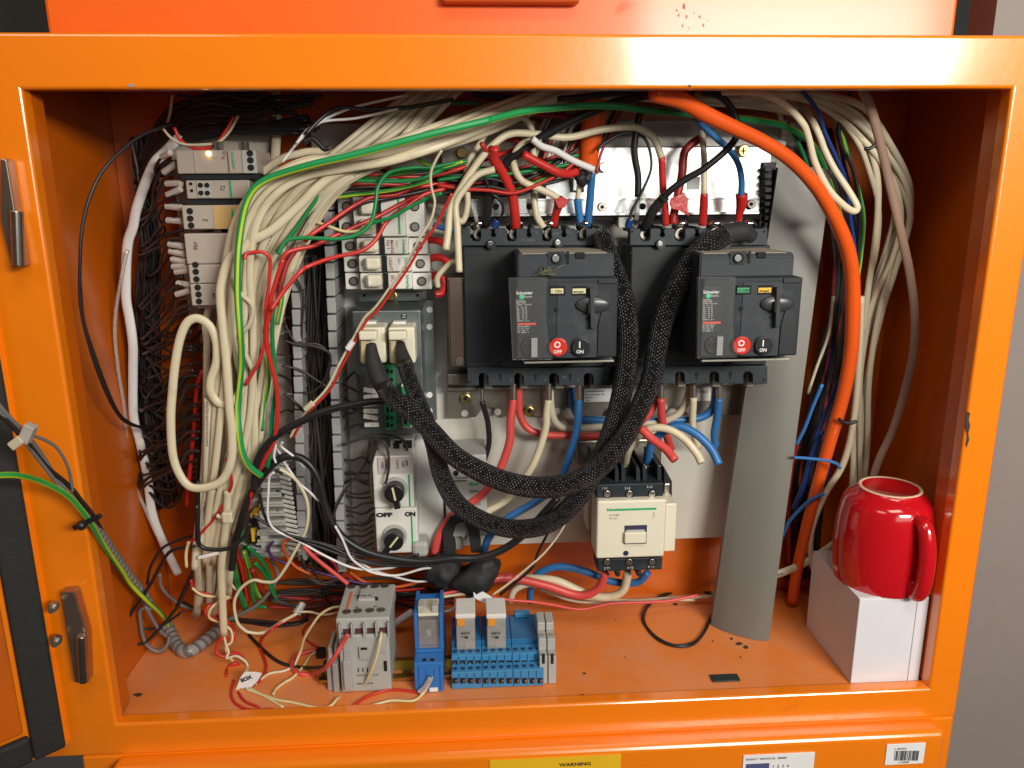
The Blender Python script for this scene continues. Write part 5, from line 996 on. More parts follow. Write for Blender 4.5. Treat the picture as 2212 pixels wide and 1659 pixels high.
# white thin wires
Wr('white', 5.5, '592,951 598,968 607,983 617,1003 644,1041 668,1062 689,1083', 'thin white wire crossing behind the black S cable', 92, 96); Wr('white', 5.5, '592,1020 582,1030 580,1060 578,1105 583,1130 600,1148 644,1168 707,1203 769,1228 832,1228 877,1218 910,1212,100 935,1222,125', 'thin white wire hanging in the longest curve under the starters', 76, 86)
Wr('white', 5.5, '724,1136 740,1165 757,1203 780,1223 807,1237 857,1243 915,1228,100 945,1228,125', 'thin white wire swinging low towards the black tape lump', 80, 88); Wr('white', 5.5, '610,955 608,965 640,990 660,1010', 'short white wire above the terminal strip', 80, 90); Wr('white', 5, '760,1200 800,1228 850,1245 900,1256 945,1252,125', 'thin white wire ending at the lump of black tape', 90, 108); Wr('white', 5, '596,960 592,985 596,1000', 'tiny white wire bend at the top of the terminal strip', 80, 80)
Wr('cream', 7, '604,1013 625,1025 644,1043 664,1086 662,1141 637,1191 615,1230 594,1255 570,1257 549,1253 530,1262 514,1280 506,1305 512,1342 525,1358 540,1366 570,1366 607,1344 642,1325', 'pale cream wire making a big S loop down to a clear splice', 84, 110)
B = MB(); a = at(640, 1326, .115); b = at(655, 1302, .122); B.cyl((a+b)/2, b-a, .0048, (b-a).length, 14, r2=.0036); tag(B.out('splice_cap', CLS), 'clear crimp splice cap at the end of the pale cream S loop', 'splice cap')
Wr('pink', 9, '655,1180 675,1200 694,1216 725,1240 752,1262', 'bright red wire dropping to the top of the grey contactor block', 88, 75); Wr('darkred', 7, '665,1195 700,1200 720,1215 730,1232', 'dark red wire behind the bright red one above the grey contactor block', 120, 120)
Wr('purple', 6.5, '590,1170 580,1185 590,1205 620,1218 645,1225 700,1240 770,1258 830,1265', 'purple wire looping out under the terminal strip', 110, 130); Wr('orangewire', 7, '640,1163 620,1165 612,1180 622,1205 640,1225 670,1240', 'orange wire looping out under the terminal strip', 105, 120); Wr('orangewire', 7, '755,1235 790,1258 850,1268 905,1258', 'orange wire lying along the back wall under the starters', 140, 150); Wr('red', 6, '735,1230 780,1262 850,1275 920,1270', 'red wire lying along the back wall under the starters', 150, 155)
Wr('dark', 6, '705,1255 700,1285 712,1305', 'short dark wire hanging behind the grey contactor block', 150, 160)
R8 = random.Random(8)
for i in range(12): y0 = 1262+i*4; Wr(R8.choice(['dark', 'brown', 'darkred', 'black']), 6.5, ' '.join('%d,%d' % (x_, y0+R8.uniform(-14, 14)) for x_ in (580, 660, 740, 820, 900, 980)), 'dark wire lying in the shade along the back of the floor', 160, 175, group='dark wires along the back of the floor')
# ---- braided sleeves
S1 = root('braided_sleeve', at(1200, 1050, .03), 'long black braided sleeve curving from the left cream plug to the breaker showing OFF', 'cable sleeve')
sub(S1, 'braid', [34, 38, 40, 44, 46, 48, 46, 44, 44, 46, 50, 50, 44], '828,835 842,853 892,893 930,930 982,985 1045,1022 1108,1045 1170,1053 1233,1043 1296,1008 1346,948 1383,878 1408,815 1420,745 1432,690 1456,632 1491,570 1533,527 1566,508', 'woven_sleeve', 30, 96, seg=24)
sub(S1, 'shrink', [22, 34, 40, 38, 35], '802,745,80 806,780 818,815 835,845 848,863,38', 'shrink_tube', 66, 34, seg=20)
sub(S1, 'shrink', [48, 44, 40, 30], '1560,510 1580,502 1605,500 1625,512', 'tape_end', 96, 108, seg=16)
S2 = root('braided_sleeve', at(1150, 1130, .03), 'black braided sleeve hanging lowest, from the right cream plug to the breaker showing ON', 'cable sleeve')
sub(S2, 'braid', [30, 32, 36, 38, 40, 40, 42, 44, 44, 44, 46, 46, 42, 38], '872,782 882,812 898,855 918,905 938,960 955,1030 990,1090 1050,1128 1120,1143 1190,1128 1248,1075 1293,1000 1325,920 1345,840 1356,760 1354,690 1342,630 1322,575 1306,530 1296,502', 'woven_sleeve', 48, 105, seg=24)
sub(S2, 'shrink', [20, 30, 34, 32], '865,742,82 868,765 875,785 880,803,52', 'shrink_tube', 74, 52, seg=20)
# ---- power cables out of the breakers
def lug(X, Y0, Y1, y, lab=None, w=15):
    a, b = at(X, Y0, y), at(X, Y1, y); B = MB(); B.cyl((a+b)/2, b-a, w*dist(a)/FPX/2, (b-a).length, 16, r2=w*.95*dist(a)/FPX/2, bev=.0004); return B
def power(col, w, s, label, d0, d1, lugat=None):
    o = C(col, w, s, label, d0, d1, name='power_cable', cat='cable', seg=16)
    if lugat: X, Y0, Y1, y = lugat; lug(X, Y0, Y1, y).out('cable_lug', TIN, o)
    return o
power('pink', 18, '1109,864 1106,885 1103,910 1101,953 1085,1003 1070,1030 1046,1063 1008,1093 971,1120 948,1158 938,1195', 'coral red power cable hanging from the left breaker to the black bracket', 135, 120, (1109, 828, 864, .135))
power('cream', 16, '1185,864 1181,890 1178,928 1158,990 1135,1032 1096,1078 1046,1110 1015,1138 1000,1160', 'cream power cable hanging from the left breaker to the black bracket', 135, 135, (1185, 828, 864, .135))
power('blue', 17, '1250,864 1249,890 1246,928 1228,990 1205,1045 1158,1083 1096,1120 1058,1158 1043,1200', 'blue power cable hanging from the left breaker to the black tape lump', 135, 125, (1250, 828, 864, .135))
o = power('black', 12, '1041,868 1048,890 1054,915 1056,958 1044,998 1028,1023 993,1053', 'black cable hanging from the leftmost pole of the left breaker', 140, 150); B = lug(1041, 838, 868, .140, w=8); B.out('cable_lug', TIN, o)
power('pink', 16, '1120,835 1121,870 1123,895 1138,923 1171,938 1233,941 1290,942 1340,930 1385,910 1408,885 1420,850 1424,832', 'coral red link cable joining the two breakers behind the sleeves', 152, 150); power('cream2', 16, '1188,840 1191,885 1203,915 1233,926 1290,922 1360,915 1431,910 1471,888 1488,850 1490,832', 'cream link cable joining the two breakers behind the sleeves', 156, 150)
power('blue', 17, '1236,840 1238,875 1255,902 1291,907 1360,912 1440,908 1510,903 1540,880 1548,835', 'blue link cable joining the two breakers behind the sleeves', 158, 150)
power('pink', 17, '1428,860 1430,903 1438,935 1450,970', 'short coral red cable hanging from the right breaker', 138, 155, (1428, 828, 860, .138)); power('cream', 15, '1498,858 1496,915 1500,940 1508,965', 'short cream cable hanging from the right breaker', 138, 150, (1498, 828, 858, .138)); power('blue', 16, '1553,860 1549,900 1543,935 1545,965', 'short blue cable hanging from the right breaker', 138, 150, (1553, 828, 860, .138))
power('pink', 19, '1310,1020,125 1316,985,110 1340,945,90 1378,925,75 1408,948 1438,970 1458,994', 'thick coral red cable bent over in front, cut end pointing right', 60, 45)
power('cream', 17, '1348,1022,125 1358,973,95 1383,938 1413,924 1448,929 1480,950 1505,980 1515,1000', 'cream cable arching from the cream-fronted contactor, cut end pointing down', 60, 60)
power('blue', 18, '1396,1022,125 1401,978,105 1418,945 1460,921 1500,935 1535,968 1553,1003', 'blue cable arching from the cream-fronted contactor, cut end pointing down', 75, 70)
C('bluetape', 19, '1397,1020 1399,998 1402,985', 'blue tape where the blue cable enters the cream-fronted contactor', 125, 113, name='tape_band', cat='tape')
power('pink', 18, '1106,1247 1181,1265 1240,1284 1270,1284 1295,1268 1308,1238', 'coral red cable curving under the cream-fronted contactor', 125, 105); power('cream', 18, '1120,1250 1160,1250 1206,1256 1260,1280 1310,1290 1345,1276 1357,1237', 'cream cable curving under the cream-fronted contactor', 140, 105)
power('blue', 16, '1145,1300 1148,1265 1161,1240 1206,1224 1266,1235 1321,1256 1376,1258 1400,1236', 'blue cable curving behind the others under the cream-fronted contactor', 155, 110); C('cream2', 14, '1102,1300 1112,1275 1140,1262 1160,1265', 'cream cable end bending down to the floor behind the blue base', 130, 135)
power('pink', 20, '1020,1262 1065,1250 1106,1247', 'coral red cable coming out of the larger tape lump', 118, 125)
Wr('cream', 5, '1233,1095 1216,1140 1178,1192 1139,1227 1099,1260 1064,1285', 'thin cream wire falling diagonally to the floor devices', 80, 95); Wr('black', 6, '1193,1133 1163,1192 1149,1227 1111,1260 1080,1285', 'thin black wire falling beside the thin cream one', 82, 100)
# ---- cables into the top of the breakers
C('black', 20, '1500,200 1430,200 1363,213 1300,232 1213,272 1150,310 1100,346 1075,380 1058,418 1051,455 1047,486', 'thick black cable slanting from the top down to the left breaker', 75, 130, seg=14); C('shrink', 22, '1062,405 1057,430 1051,460 1047,488', 'black shrink tube on the thick cable at the left breaker', 119, 132, name='shrink_tube', cat='shrink tube')
power('red', 22, '1068,318 1068,345 1085,372 1105,415 1112,462 1114,492', 'thick red cable entering the first numbered pole of the left breaker', 95, 132); C('darkred', 15, '1063,330 1075,305 1095,298 1120,305 1138,325', 'dark red cable bent behind the thick black one', 125, 120)
o = C('cream', 16, '1170,300 1148,305 1125,315 1110,338 1112,365 1127,390 1155,404 1188,418 1204,428', 'cream cable hooked over and taped red at the left breaker', 100, 118); C('redtape', [22, 20, 17, 16], '1208,428 1206,445 1200,465 1196,488', 'red tape wrap on the hooked cream cable', 118, 132, name='tape_wrap', cat='tape'); 
B = MB(); B.pprism([(1198, 430), (1215, 425), (1229, 432), (1220, 448), (1206, 450)], .112, .1135, .0004); tag(B.out('tape_flag', CC['redtape']), 'loose flag of red tape at the left breaker', 'tape')
C('cream', 15, '1148,262 1152,330 1153,390 1155,440 1161,470 1175,492', 'cream cable dropping straight to the third pole of the left breaker', 140, 130)
C('cream', 16, '963,540 968,500 973,452 993,410 1025,360 1063,315 1100,290 1150,289 1225,297 1300,280 1363,274 1395,285 1415,303 1429,340', 'long cream cable looping from the left breaker over to the right one', 90, 118); C('red', 15, '1429,338 1432,402 1437,450 1438,486', 'red shrink sleeve on the long cream cable at the right breaker', 118, 132, name='shrink_tube', cat='shrink tube')
C('cream', 15, '992,588 990,540 988,490 985,440 1008,402 1033,377 1068,366', 'cream cable hanging left of the left breaker in a narrow loop', 88, 98); C('cream', 14, '985,472 1000,477 1010,440 1008,365 1033,315 1063,270 1105,253 1135,258 1150,285 1153,310', 'cream cable arched highest above the left breaker', 112, 112)
C('cream', 12, '946,620 945,600 960,580 980,565 996,575', 'cream cable end hooked at the red insulated terminals', 110, 100)
for i, q in enumerate(('920,518 945,520 965,530', '922,560 950,556 975,572', '925,600 945,593 960,610 955,632 940,636')): C('redtape', 16, q, ['red insulated terminal, upper of three right of the rail breakers', 'red insulated terminal, middle of three right of the rail breakers', 'red insulated ring, lowest of three right of the rail breakers'][i], 140, 135, name='insulated_terminal', cat='terminal')
C('white', 15, '1150,300 1170,316 1200,326 1238,347 1282,366', 'white cable slanting to the bolt on the steel plate', 88, 118); power('red', 18, '1130,333 1170,355 1205,372 1225,376 1246,371', 'thick red cable ending in black tape above the punched rail', 95, 116)
lump([(1240, 376), (1258, 362), (1277, 376), (1272, 400), (1248, 402)], .118, .138, 'small black tape lump in front of the bright steel plate')
C('blue', 17, '1279,376 1277,400 1275,427 1272,460 1270,487', 'blue taped cable at the last pole of the left breaker, right of two', 120, 132); C('cream', 11, '1252,395 1250,410 1248,430', 'short cream cable under the small black tape lump', 128, 128); C('bluetape', 16, '1247,430 1250,455 1255,486', 'blue tape wrap beside the taller blue cable', 128, 132, name='tape_wrap', cat='tape')
C('orange', [52, 52, 48, 38], '1290,205 1284,250 1276,302 1269,362', 'wide orange conduit coming down in front of the bright steel plate', 130, 140, seg=20, name='conduit', cat='conduit')
o = C('dark', 15, '1385,235 1378,265 1370,315 1372,345 1378,380 1378,425', 'charcoal cable hanging straight down to the right breaker', 115, 125); C('clr', 11, '1378,425 1377,450 1375,475', 'clear sleeved lug under the charcoal cable', 125, 132, name='cable_lug', cat='lug')
C('black', 6.5, '1290,325 1305,310 1338,291 1375,289 1398,308 1407,360 1388,412 1365,455 1360,476', 'thin black wire looped around the charcoal cable', 118, 122)
for X, Y in ((1360, 482), (1071, 484)):
    B = MB(); a = at(X-4, Y+8, .124); b = at(X+2, Y-9, .122); B.cyl((a+b)/2, b-a, .0034, (b-a).length, 12, bev=.0006); tag(B.out('crimp_terminal', CC['navy']), 'small blue crimp terminal on the %s breaker' % ('right' if X > 1200 else 'left'), 'crimp')
Wr('black', 7, '1040,370 1050,390 1060,415 1080,432 1087,450 1083,468 1073,480', 'thin black wire ending in a blue crimp on the left breaker', 108, 122)
C('clr', 8, '1015,432 1022,450 1030,478 1033,492', 'clear sleeved lug at the left end of the left breaker', 125, 130, name='cable_lug', cat='lug')
C('black', 15, '1521,200 1558,210 1583,240 1594,285 1571,322 1521,364 1485,385 1450,410 1428,434', 'black cable curled over the top to the right breaker', 75, 105); C('shrink', 21, '1436,425 1413,452 1400,475 1392,492', 'black shrink tube at the right breaker', 105, 130, name='shrink_tube', cat='shrink tube')
power('darkred', 18, '1510,300 1493,312 1478,332 1473,378 1464,420 1458,450 1453,484', 'dark red cable bent over into the right breaker', 135, 134)
B = MB(); B.pprism([(1450, 428), (1478, 415), (1487, 430), (1484, 450), (1489, 468), (1470, 455), (1452, 452), (1446, 440)], .118, .1195, .0006); tag(B.out('tape_flag', CC['redtape']), 'torn flag of red tape hanging beside the right breaker cables', 'tape')
C('cream', 14, '1513,255 1518,300 1521,345 1521,420', 'cream cable dropping straight into the right breaker', 130, 125); C('redtape', [17, 19, 18], '1521,418 1520,450 1517,486', 'red glossy tape on the straight cream cable', 124, 132, name='tape_wrap', cat='tape')
C('blue', 14, '1505,255 1521,275 1546,297 1576,325 1595,355 1602,390 1601,422', 'blue cable curving down to the rightmost pole', 100, 122); C('redtape', [26, 24, 16, 14], '1602,420 1602,440 1597,462 1594,486', 'red tape wrapped wide on the blue cable at the rightmost pole', 122, 132, name='tape_wrap', cat='tape')
C('blue', 12, '935,485 955,492 985,498', 'short blue cable behind the cream loops left of the left breaker', 160, 160); C('cream2', 14, '925,440 950,445 975,462 990,470', 'dull cream cable behind the loops left of the left breaker', 165, 160)
# ---- top shade: cables lying under the header
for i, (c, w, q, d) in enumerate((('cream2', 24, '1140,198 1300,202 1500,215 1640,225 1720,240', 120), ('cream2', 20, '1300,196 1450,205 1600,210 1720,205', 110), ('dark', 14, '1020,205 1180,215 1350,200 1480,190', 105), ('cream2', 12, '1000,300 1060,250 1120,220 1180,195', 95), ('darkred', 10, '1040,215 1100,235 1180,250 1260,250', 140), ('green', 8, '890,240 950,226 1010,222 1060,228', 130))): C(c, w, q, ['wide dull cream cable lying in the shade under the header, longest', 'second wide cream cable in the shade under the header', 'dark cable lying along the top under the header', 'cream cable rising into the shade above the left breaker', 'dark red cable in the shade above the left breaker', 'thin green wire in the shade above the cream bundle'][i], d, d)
# ---- orange cable and the right-hand side
C('orange', [34, 31, 28, 28, 30, 32, 33, 32, 30, 28, 28], '1410,200 1470,216 1521,245 1583,275 1646,305 1708,345 1758,397 1791,447 1818,502 1834,552 1841,605 1842,680 1838,760 1822,850 1795,945 1768,1040 1742,1140 1722,1230 1712,1300', 'thick orange cable arching from the header down the right side', 30, 165, seg=20, name='cable')
C('cream', 15, '1560,198 1640,200 1696,227 1733,265 1746,295 1761,352 1791,410 1821,442 1843,456 1852,447 1835,415 1803,366 1782,325 1772,298 1757,265,95 1738,235,120 1700,205,140', 'cream flat cable doubled back in a sharp U beside the orange cable', 62, 70, flat=1.3, groove=True)
C('navy', 9, '1725,190 1740,205 1766,240 1783,290 1808,345 1826,390 1836,465 1846,540 1848,640 1835,760 1800,850 1760,950', 'thin blue cable running behind the orange cable', 80, 150)
C('earth2', 8, '1755,180,120 1780,215 1805,255 1820,292 1833,340 1856,415 1866,477 1860,552 1850,620', 'yellow and green wire hanging right of the thin blue cable', 90, 130); C('black', 9, '1845,175,110 1831,218 1815,258 1812,290 1822,325 1841,362 1853,415 1856,480 1853,560 1845,660', 'black cable hanging right of the thin blue cable', 86, 130)
GRt = 'cream cables hanging on the right'; 
lerp_strands(8, '1600,205 1700,210 1780,245 1840,300 1880,370 1898,450 1890,540 1868,650 1848,800 1838,930 1832,1060 1815,1180', '1640,196 1770,200 1860,232 1920,310 1962,400 1970,480 1945,570 1905,690 1880,820 1872,950 1868,1060 1862,1200', ['cream', 'cream2', 'cream2'], [12, 14, 15], 'one of the cream cables hanging together down the right wall', GRt, [100, 100, 110, 120, 125, 130, 135, 140, 145, 150, 155, 165], None, 31, 3, .3, flat=1.4)
C('pinkish', 20, '1862,190 1883,240 1903,315 1926,415 1946,502 1965,590 1976,680 1973,760 1958,830 1930,925 1900,990 1884,1035', 'translucent pinkish flat cable hanging in front on the right', 60, 120, flat=1.7)
C('cream', 14, '1860,640 1856,760 1845,900 1822,1000 1778,1075 1752,1150 1752,1210 1765,1245', 'cream cable bent towards the leaning duct lid', 128, 160)
C('print', 19, '1600,1262 1686,1238 1746,1212 1806,1172 1830,1150', 'white flat printed cable passing behind the leaning duct lid', 150, 160, flat=2.0)
C('black', 8, '1812,905 1822,912 1838,914 1850,910', 'black cable tie around the hanging cream cables', 118, name='cable_tie', cat='cable tie'); C('black', 8, '1868,322 1880,320 1892,312', 'black cable tie high on the hanging cream cables', 95, name='cable_tie', cat='cable tie')
R3 = random.Random(77)
for i in range(26):
    c = R3.choice(['dark', 'black', 'navy', 'darkred', 'brown', 'black', 'green' if i % 9 == 0 else 'dark']); x0 = R3.uniform(1790, 1850); 
    Wr(c, R3.choice([6, 8, 9]), '%d,%d %d,%d %d,%d %d,%d %d,%d %d,%d' % (x0-40+R3.uniform(-20, 20), 330+R3.uniform(-60, 40), x0, 480, x0+R3.uniform(-5, 10), 640, x0-25+R3.uniform(-15, 15), 820, x0-70+R3.uniform(-15, 25), 1010, x0-95+R3.uniform(-15, 30), 1250), {'dark': 'charcoal', 'black': 'black', 'navy': 'dark blue', 'darkred': 'dark red', 'brown': 'brown', 'green': 'green'}[c]+' wire in the dark gap between the duct lid and the orange cable', 165, 180, group='wires in the gap behind the orange cable')
Wr('blue', 8, '1776,830 1755,880 1738,925 1720,960', 'blue wire crossing the gap beside the duct lid, upper one', 130, 140); Wr('blue', 8, '1781,1065 1745,1085 1706,1125 1690,1160', 'blue wire crossing the gap beside the duct lid, lower one', 135, 150); Wr('blue', 7, '1715,988 1745,990 1780,994 1806,1001 1815,1012', 'blue wire hooked across in front of the orange cable', 110, 115); Wr('navy', 12, '1775,930 1752,990 1735,1050 1715,1100', 'thick dark blue cable in the gap behind the orange cable', 150, 160); Wr('cream2', 7, '1800,640 1790,720 1765,790 1745,850', 'thin cream wire in the gap beside the duct lid', 140, 150)
Wr('green', 9, '1700,265 1720,300 1740,345 1755,400', 'green wire in the shade right of the steel plate', 150, 160); Wr('cream2', 12, '1640,215 1680,235 1690,275', 'short cream cable in the shade above the duct lid', 140, 150)
# ---- cables coming in from the open door
C('grey', 9.5, '-10,868,-88 25,907,-78 55,937,-66 88,980,-50 120,1030,-36 150,1068,-24 180,1110,-12 212,1165,22', 'grey cable coming in over the open door, upper one', -88, 22); C('dark', 10, '-10,888,-90 30,925,-80 60,958,-68 100,1008,-46 150,1050,-26 178,1085,-16 200,1112,-4 225,1155,30', 'dark cable coming in over the open door', -88, 30); C('grey', 8, '-10,878,-92 20,915,-82 50,950,-72 85,995,-56 125,1045,-38 160,1085,-24 195,1135,0', 'grey cable coming in over the open door, lower one', -88, 0)
C('grey', 7, '60,938,-70 80,944,-62 100,952,-54 120,965,-46 135,985,-40 147,1010,-34 153,1035,-28 157,1062,-24', 'grey cable bowing away from the door cables', -70, -24)
C('earth2', 11.5, '-10,1027,-90 38,1027,-76 88,1040,-52 138,1065,-34 170,1095,-22 200,1137,-8 225,1180,16 262,1232,56 282,1262 320,1300 347,1325 370,1357', 'light yellow and green earth cable swinging in from the door', -90, 150)
C('spiral', 22, '192,1116,2 222,1165,32 256,1214,66 288,1258,95 312,1288,112 324,1312,120', 'clear spiral wrap around the cables from the door', 0, 110, name='spiral_wrap', cat='cable wrap', seg=14)
C('spiral', 27, '362,1352,150 370,1372,140 384,1396,f 402,1408,f 427,1397,f 457,1372,f 478,1352,f', 'elbow of ribbed cable wrap lying on the floor at the left', 150, name='spiral_wrap', cat='cable wrap', seg=14)
B = MB(); a = at(166, 1138, -.018); b = at(212, 1116, -.018); B.box(-.013, .013, -.002, .002, -.0022, .0022, .0008, M=Matrix.Translation((a+b)/2) @ Matrix.Rotation(-radians(24), 4, 'Y')); B.sph(at(176, 1135, -.024), .0042); tag(B.out('cable_tie', CC['black']), 'black cable tie around the earth cable and spiral wrap', 'cable tie')
B = MB(); a = at(60, 936, -.074); B.box(-.004, .004, -.004, .004, -.0075, .0075, .001, M=Matrix.Translation(a) @ Matrix.Rotation(radians(30), 4, 'Y')); tag(B.out('cable_tie', mat('clear_tie', (.42, .39, .34), .4)), 'pale cable tie around the cables at the open door', 'cable tie'); B = MB(); a = at(40, 953, -.080); B.box(-.008, .003, -.0015, .0015, -.0035, .0035, .0012, M=Matrix.Translation(a) @ Matrix.Rotation(radians(-35), 4, 'Y')); tag(B.out('tie_tail', mat('tie_tail', (.55, .48, .36), .4)), 'cut yellowed tail of the cable tie at the open door', 'cable tie')
C('grey', 8, '318,1310 303,1320 304,1345 308,1372 320,1396 342,1407 360,1395 366,1375', 'grey cable loop hanging at the end of the spiral wrap', 105, 120); C('grey', 8, '316,1312 332,1342 348,1365 366,1378', 'short straight grey cable inside the hanging grey loop', 105, 125)
C('black', 7, '420,1180 370,1190 345,1225 325,1262 300,1300 278,1335 272,1368 285,1390 312,1388 342,1360 382,1312 405,1262', 'thin black cable making a large open loop at the lower left', 90, 120); C('dark', 6, '440,1150 390,1165 350,1185 325,1225 318,1262', 'thin dark cable arching above the large black loop', 110, 110); C('dark', 6, '290,1330 300,1355 330,1358 360,1345 395,1320', 'dark cable crossing the large black loop', 120, 130); C('dark', 7, '395,1300 430,1320 480,1335 540,1340 600,1345 640,1345 665,1330 660,1310', 'dark cable lying along the back of the floor at the left', 175, 165) 
C('grey', 7, '345,1240 350,1270 380,1300 420,1318 460,1325', 'grey cable behind the loops at the back left of the floor', 150, 165); C('grey', 8, '585,1210 600,1240 585,1275 550,1310 500,1335 470,1345', 'grey cable curving down behind the bundle foot', 150, 160); C('green', 8, '500,1340 530,1322 560,1310 578,1313', 'green wire end lying on the floor behind the bundle foot', 165, 165)
C('grey', 6, '480,1155 510,1168 545,1182 580,1190', 'grey wire crossing behind the thick black cable foot', 110, 120); C('yellowish', 7, '408,1170 402,1195 403,1225', 'yellow cream cable end left of the bundle foot', 85, 88)
# twisted red and cream wires on the floor
Wr('red', 6.5, '412,1252,110 420,1275,110 452,1285,112 492,1297,115 470,1302,112 450,1310,105 443,1324,104 460,1334,110 492,1342,115 506,1362,118 502,1385,110 485,1378,100 472,1388,98 467,1407,96 482,1418,95 507,1410,102 528,1425,104 531,1445,98 515,1436,92 505,1434,90 491,1444,88 489,1460,f', 'red wire twisted in curls at the end of the cream flat cable', 0)
Wr('yellowish', 5.5, '415,1270,105 432,1283,105 452,1288,108 497,1290,115 475,1298,108 455,1316,103 453,1335,105 480,1347,112 499,1362,112 501,1385,106 488,1400,98 500,1425,100 520,1438,98 536,1452,f', 'pale yellow wire twisted with the curled red wire', 0); Wr('cream', 5.5, '484,1372,100 489,1395,98 494,1408,96 490,1422,92 510,1417,92 529,1428,90 535,1440,88 530,1452,f', 'cream wire core leaving the end of the cream flat cable', 0)
B = MB(); B.pprism([(508, 1492), (520, 1462), (528, 1452), (550, 1452), (566, 1455), (556, 1472), (538, 1489), (520, 1487)], .050, .0512, .0003); fg = B.out('marker_flag', WHP); tag(fg, 'folded white tape flag lettered SOX on the curled wires', 'marker flag'); texts(fg, KTX, [('SOX', 522, 1474, 8, dict(rot=22, bold=.7, sx=1.1))], y=.0496)
Wr('yellowish', 6, '530,1488,f 570,1502,f 600,1512,f 632,1517,f 680,1528,f 712,1526,f 730,1508,f 745,1500,52 780,1485,40 799,1457,30 814,1417,28 822,1380,30 824,1366,36', 'pale yellow wire rising to the right terminal of the grey contactor block', 0)
Wr('yellowish', 5.5, '540,1487,f 575,1506,f 612,1528,f', 'short pale yellow wire lying on the floor by the flag', 0); Wr('yellowish', 6, '590,1500,f 597,1488,f 615,1474,f 632,1464,f 655,1440,f 670,1417,f 685,1407,f', 'pale yellow wire lying across the floor towards the black plug', 0); Wr('cream', 6, '552,1478,f 580,1456,f 610,1450,f 632,1442,f', 'cream wire lying on the floor right of the flag', 0)
Wr('yellowish', 6, '637,1437,f 650,1405,90 658,1378,85 675,1350,82 692,1328,85 715,1314,90 738,1310,95', 'pale yellow wire rising behind the grey contactor block', 0); Wr('cream', 5, '645,1322,115 670,1322,115 700,1328,110 735,1322,100', 'pale wire from the clear splice to the grey contactor block', 0); Wr('cream', 5, '510,1275,110 500,1262,112', 'tiny cream wire end by the bundle foot', 110)
Wr('red', 6, '567,1375,f 562,1398,f 570,1420,f 575,1440,f 568,1462,f 553,1478,f', 'red wire lying in a bow on the floor', 0); Wr('red', 6, '505,1470,f 500,1500,f 512,1522,f 545,1534,f 590,1532,f', 'red wire lying along the front lip of the floor', 0); Wr('red', 6, '515,1495,f 530,1515,f 560,1528,f', 'short red wire beside the one along the front lip', 0)
Wr('black', 7.5, '538,1372,f 570,1405,f 607,1432,f 657,1442,f 722,1440,40', 'black wire running over the floor into the narrow grey terminals', 0); Wr('dark', 7, '500,1340,f 540,1345,f 590,1352,f 640,1348,f 665,1338,f', 'dark wire lying on the floor behind the pale cream loop', 0)
Wr('pink', 9, '752,1370,30 740,1390,30 722,1420,25 700,1445,30 675,1456,f 652,1456,f 635,1448,f 630,1435,f 637,1418,f 657,1410,f 682,1404,f', 'thick bright red wire looping from the left terminal of the grey contactor block', 0); Wr('red', 5, '690,1400,f 665,1385,f 655,1365,f 668,1348,f 690,1340,f', 'thin red wire rising behind the black plug', 0); Wr('red', 6, '640,1330,112 620,1340,110 600,1350,105 580,1365,100 567,1378,f', 'thin red wire from the clear splice to the floor', 0)
B = MB(); p = atz(693, 1407, .004); B.box(p.x-.005, p.x+.005, p.y-.004, p.y+.005, FLOOR+.0004, FLOOR+.010, .0015); tag(B.out('wire_plug', BK), 'small black plug left of the grey contactor block', 'plug')
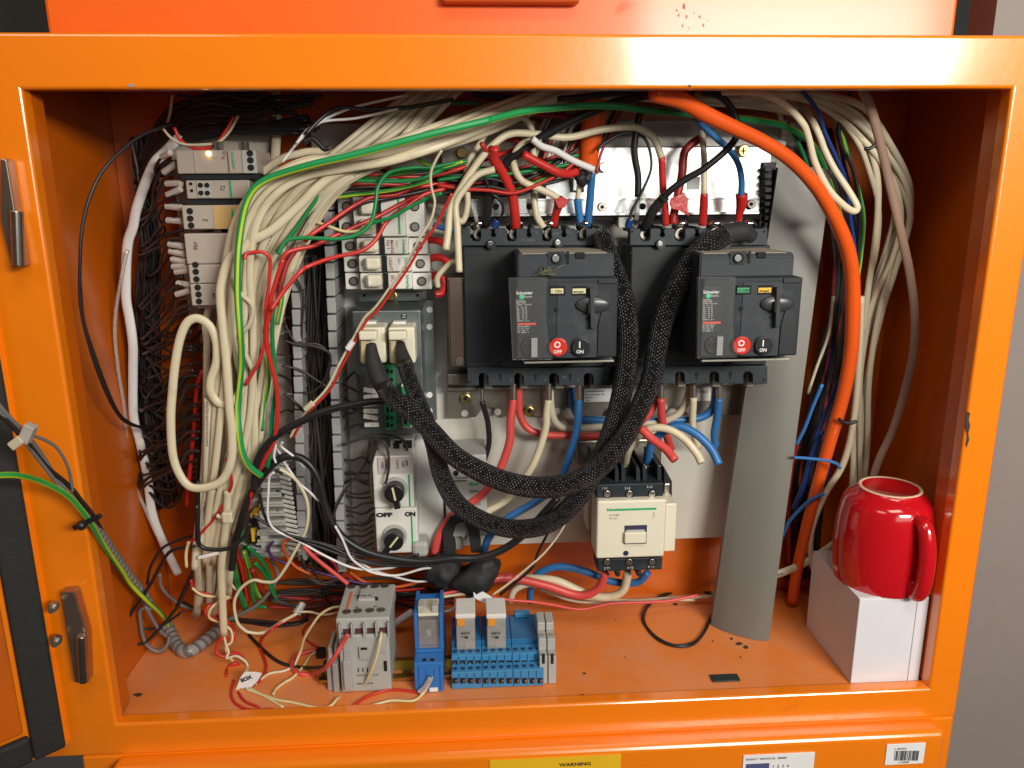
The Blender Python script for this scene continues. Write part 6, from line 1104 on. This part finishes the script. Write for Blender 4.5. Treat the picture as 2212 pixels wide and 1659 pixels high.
Wr('red', 6, '764,1524,f 780,1512,f 799,1502,f 825,1493,f 849,1490,f 880,1492,f 904,1497,f', 'red wire lying in front of the grey contactor block', 0); Wr('yellowish', 6, '804,1524,f 825,1518,f 849,1513,f 891,1514,f 912,1500,f 925,1480,30 934,1462,32', 'pale yellow wire ending in a clear sleeve at the blue relay base', 0); C('clr', 11, '905,1495,28 918,1483,28 930,1463,28', 'clear sleeve on the wires at the blue relay base', 28, name='clear_sleeve', cat='sleeve')
Wr('pink', 7, '930,1290 960,1282 1006,1276 1050,1288 1100,1296 1149,1300 1192,1306 1255,1316 1317,1304 1392,1301 1442,1298 1507,1286', 'bright red wire running along the back of the floor', 110, 150); Wr('cream', 6.5, '930,1294 965,1288 1006,1282', 'cream wire beside the red one at the blue relay', 112, 112); Wr('cream', 7, '1150,1262 1192,1278 1267,1293 1367,1297 1450,1292 1540,1288', 'cream wire along the back of the floor, behind the red', 165, 172); Wr('cream2', 6, '1160,1270 1230,1296 1300,1302 1400,1296 1500,1296', 'dull cream wire along the back of the floor', 160, 168)
C('black', 13, '1011,1292 1016,1282 1018,1270', 'black tape on the red and cream wires above the relays', 108, name='tape_wrap', cat='tape'); B = MB(); B.pprism([(1022, 1278), (1040, 1277), (1062, 1290), (1070, 1304), (1052, 1306), (1024, 1292)], .097, .0985, .0003); tag(B.out('marker_flag', WHP), 'blank white tape flag above the clear relays', 'marker flag')
C('white', 16, '852,1347 870,1335 890,1322', 'white sleeve lying behind the blue relay base', 130, 125, name='sleeve', cat='sleeve'); C('cream', 12, '848,1352 860,1344 872,1338', 'cream cable end behind the blue relay base', 132, 130); Wr('red', 7, '846,1340 860,1332 872,1325', 'red wire end behind the blue relay base', 135, 132); Wr('white', 6, '955,1322 975,1318 990,1305 1015,1292 1040,1290', 'thin white wire rising to the blank tape flag', 115, 105)
Wr('black', 5.5, '1535,1278,f 1500,1277,f 1460,1276,f 1425,1288,f 1400,1305,f 1388,1328,f 1394,1350,f 1418,1376,f 1450,1392,f 1480,1393,f 1505,1384,f 1522,1362,f 1531,1340,f', 'black wire lying in a ring on the floor left of the leaning lid', 0); Wr('black', 5.5, '1540,1284,f 1490,1272,f 1440,1284,f 1405,1304,f 1391,1330,f 1398,1356,f 1425,1384,f 1465,1397,f 1500,1390,f 1526,1358,f 1534,1330,f', 'second turn of the black wire ring on the floor', 0)
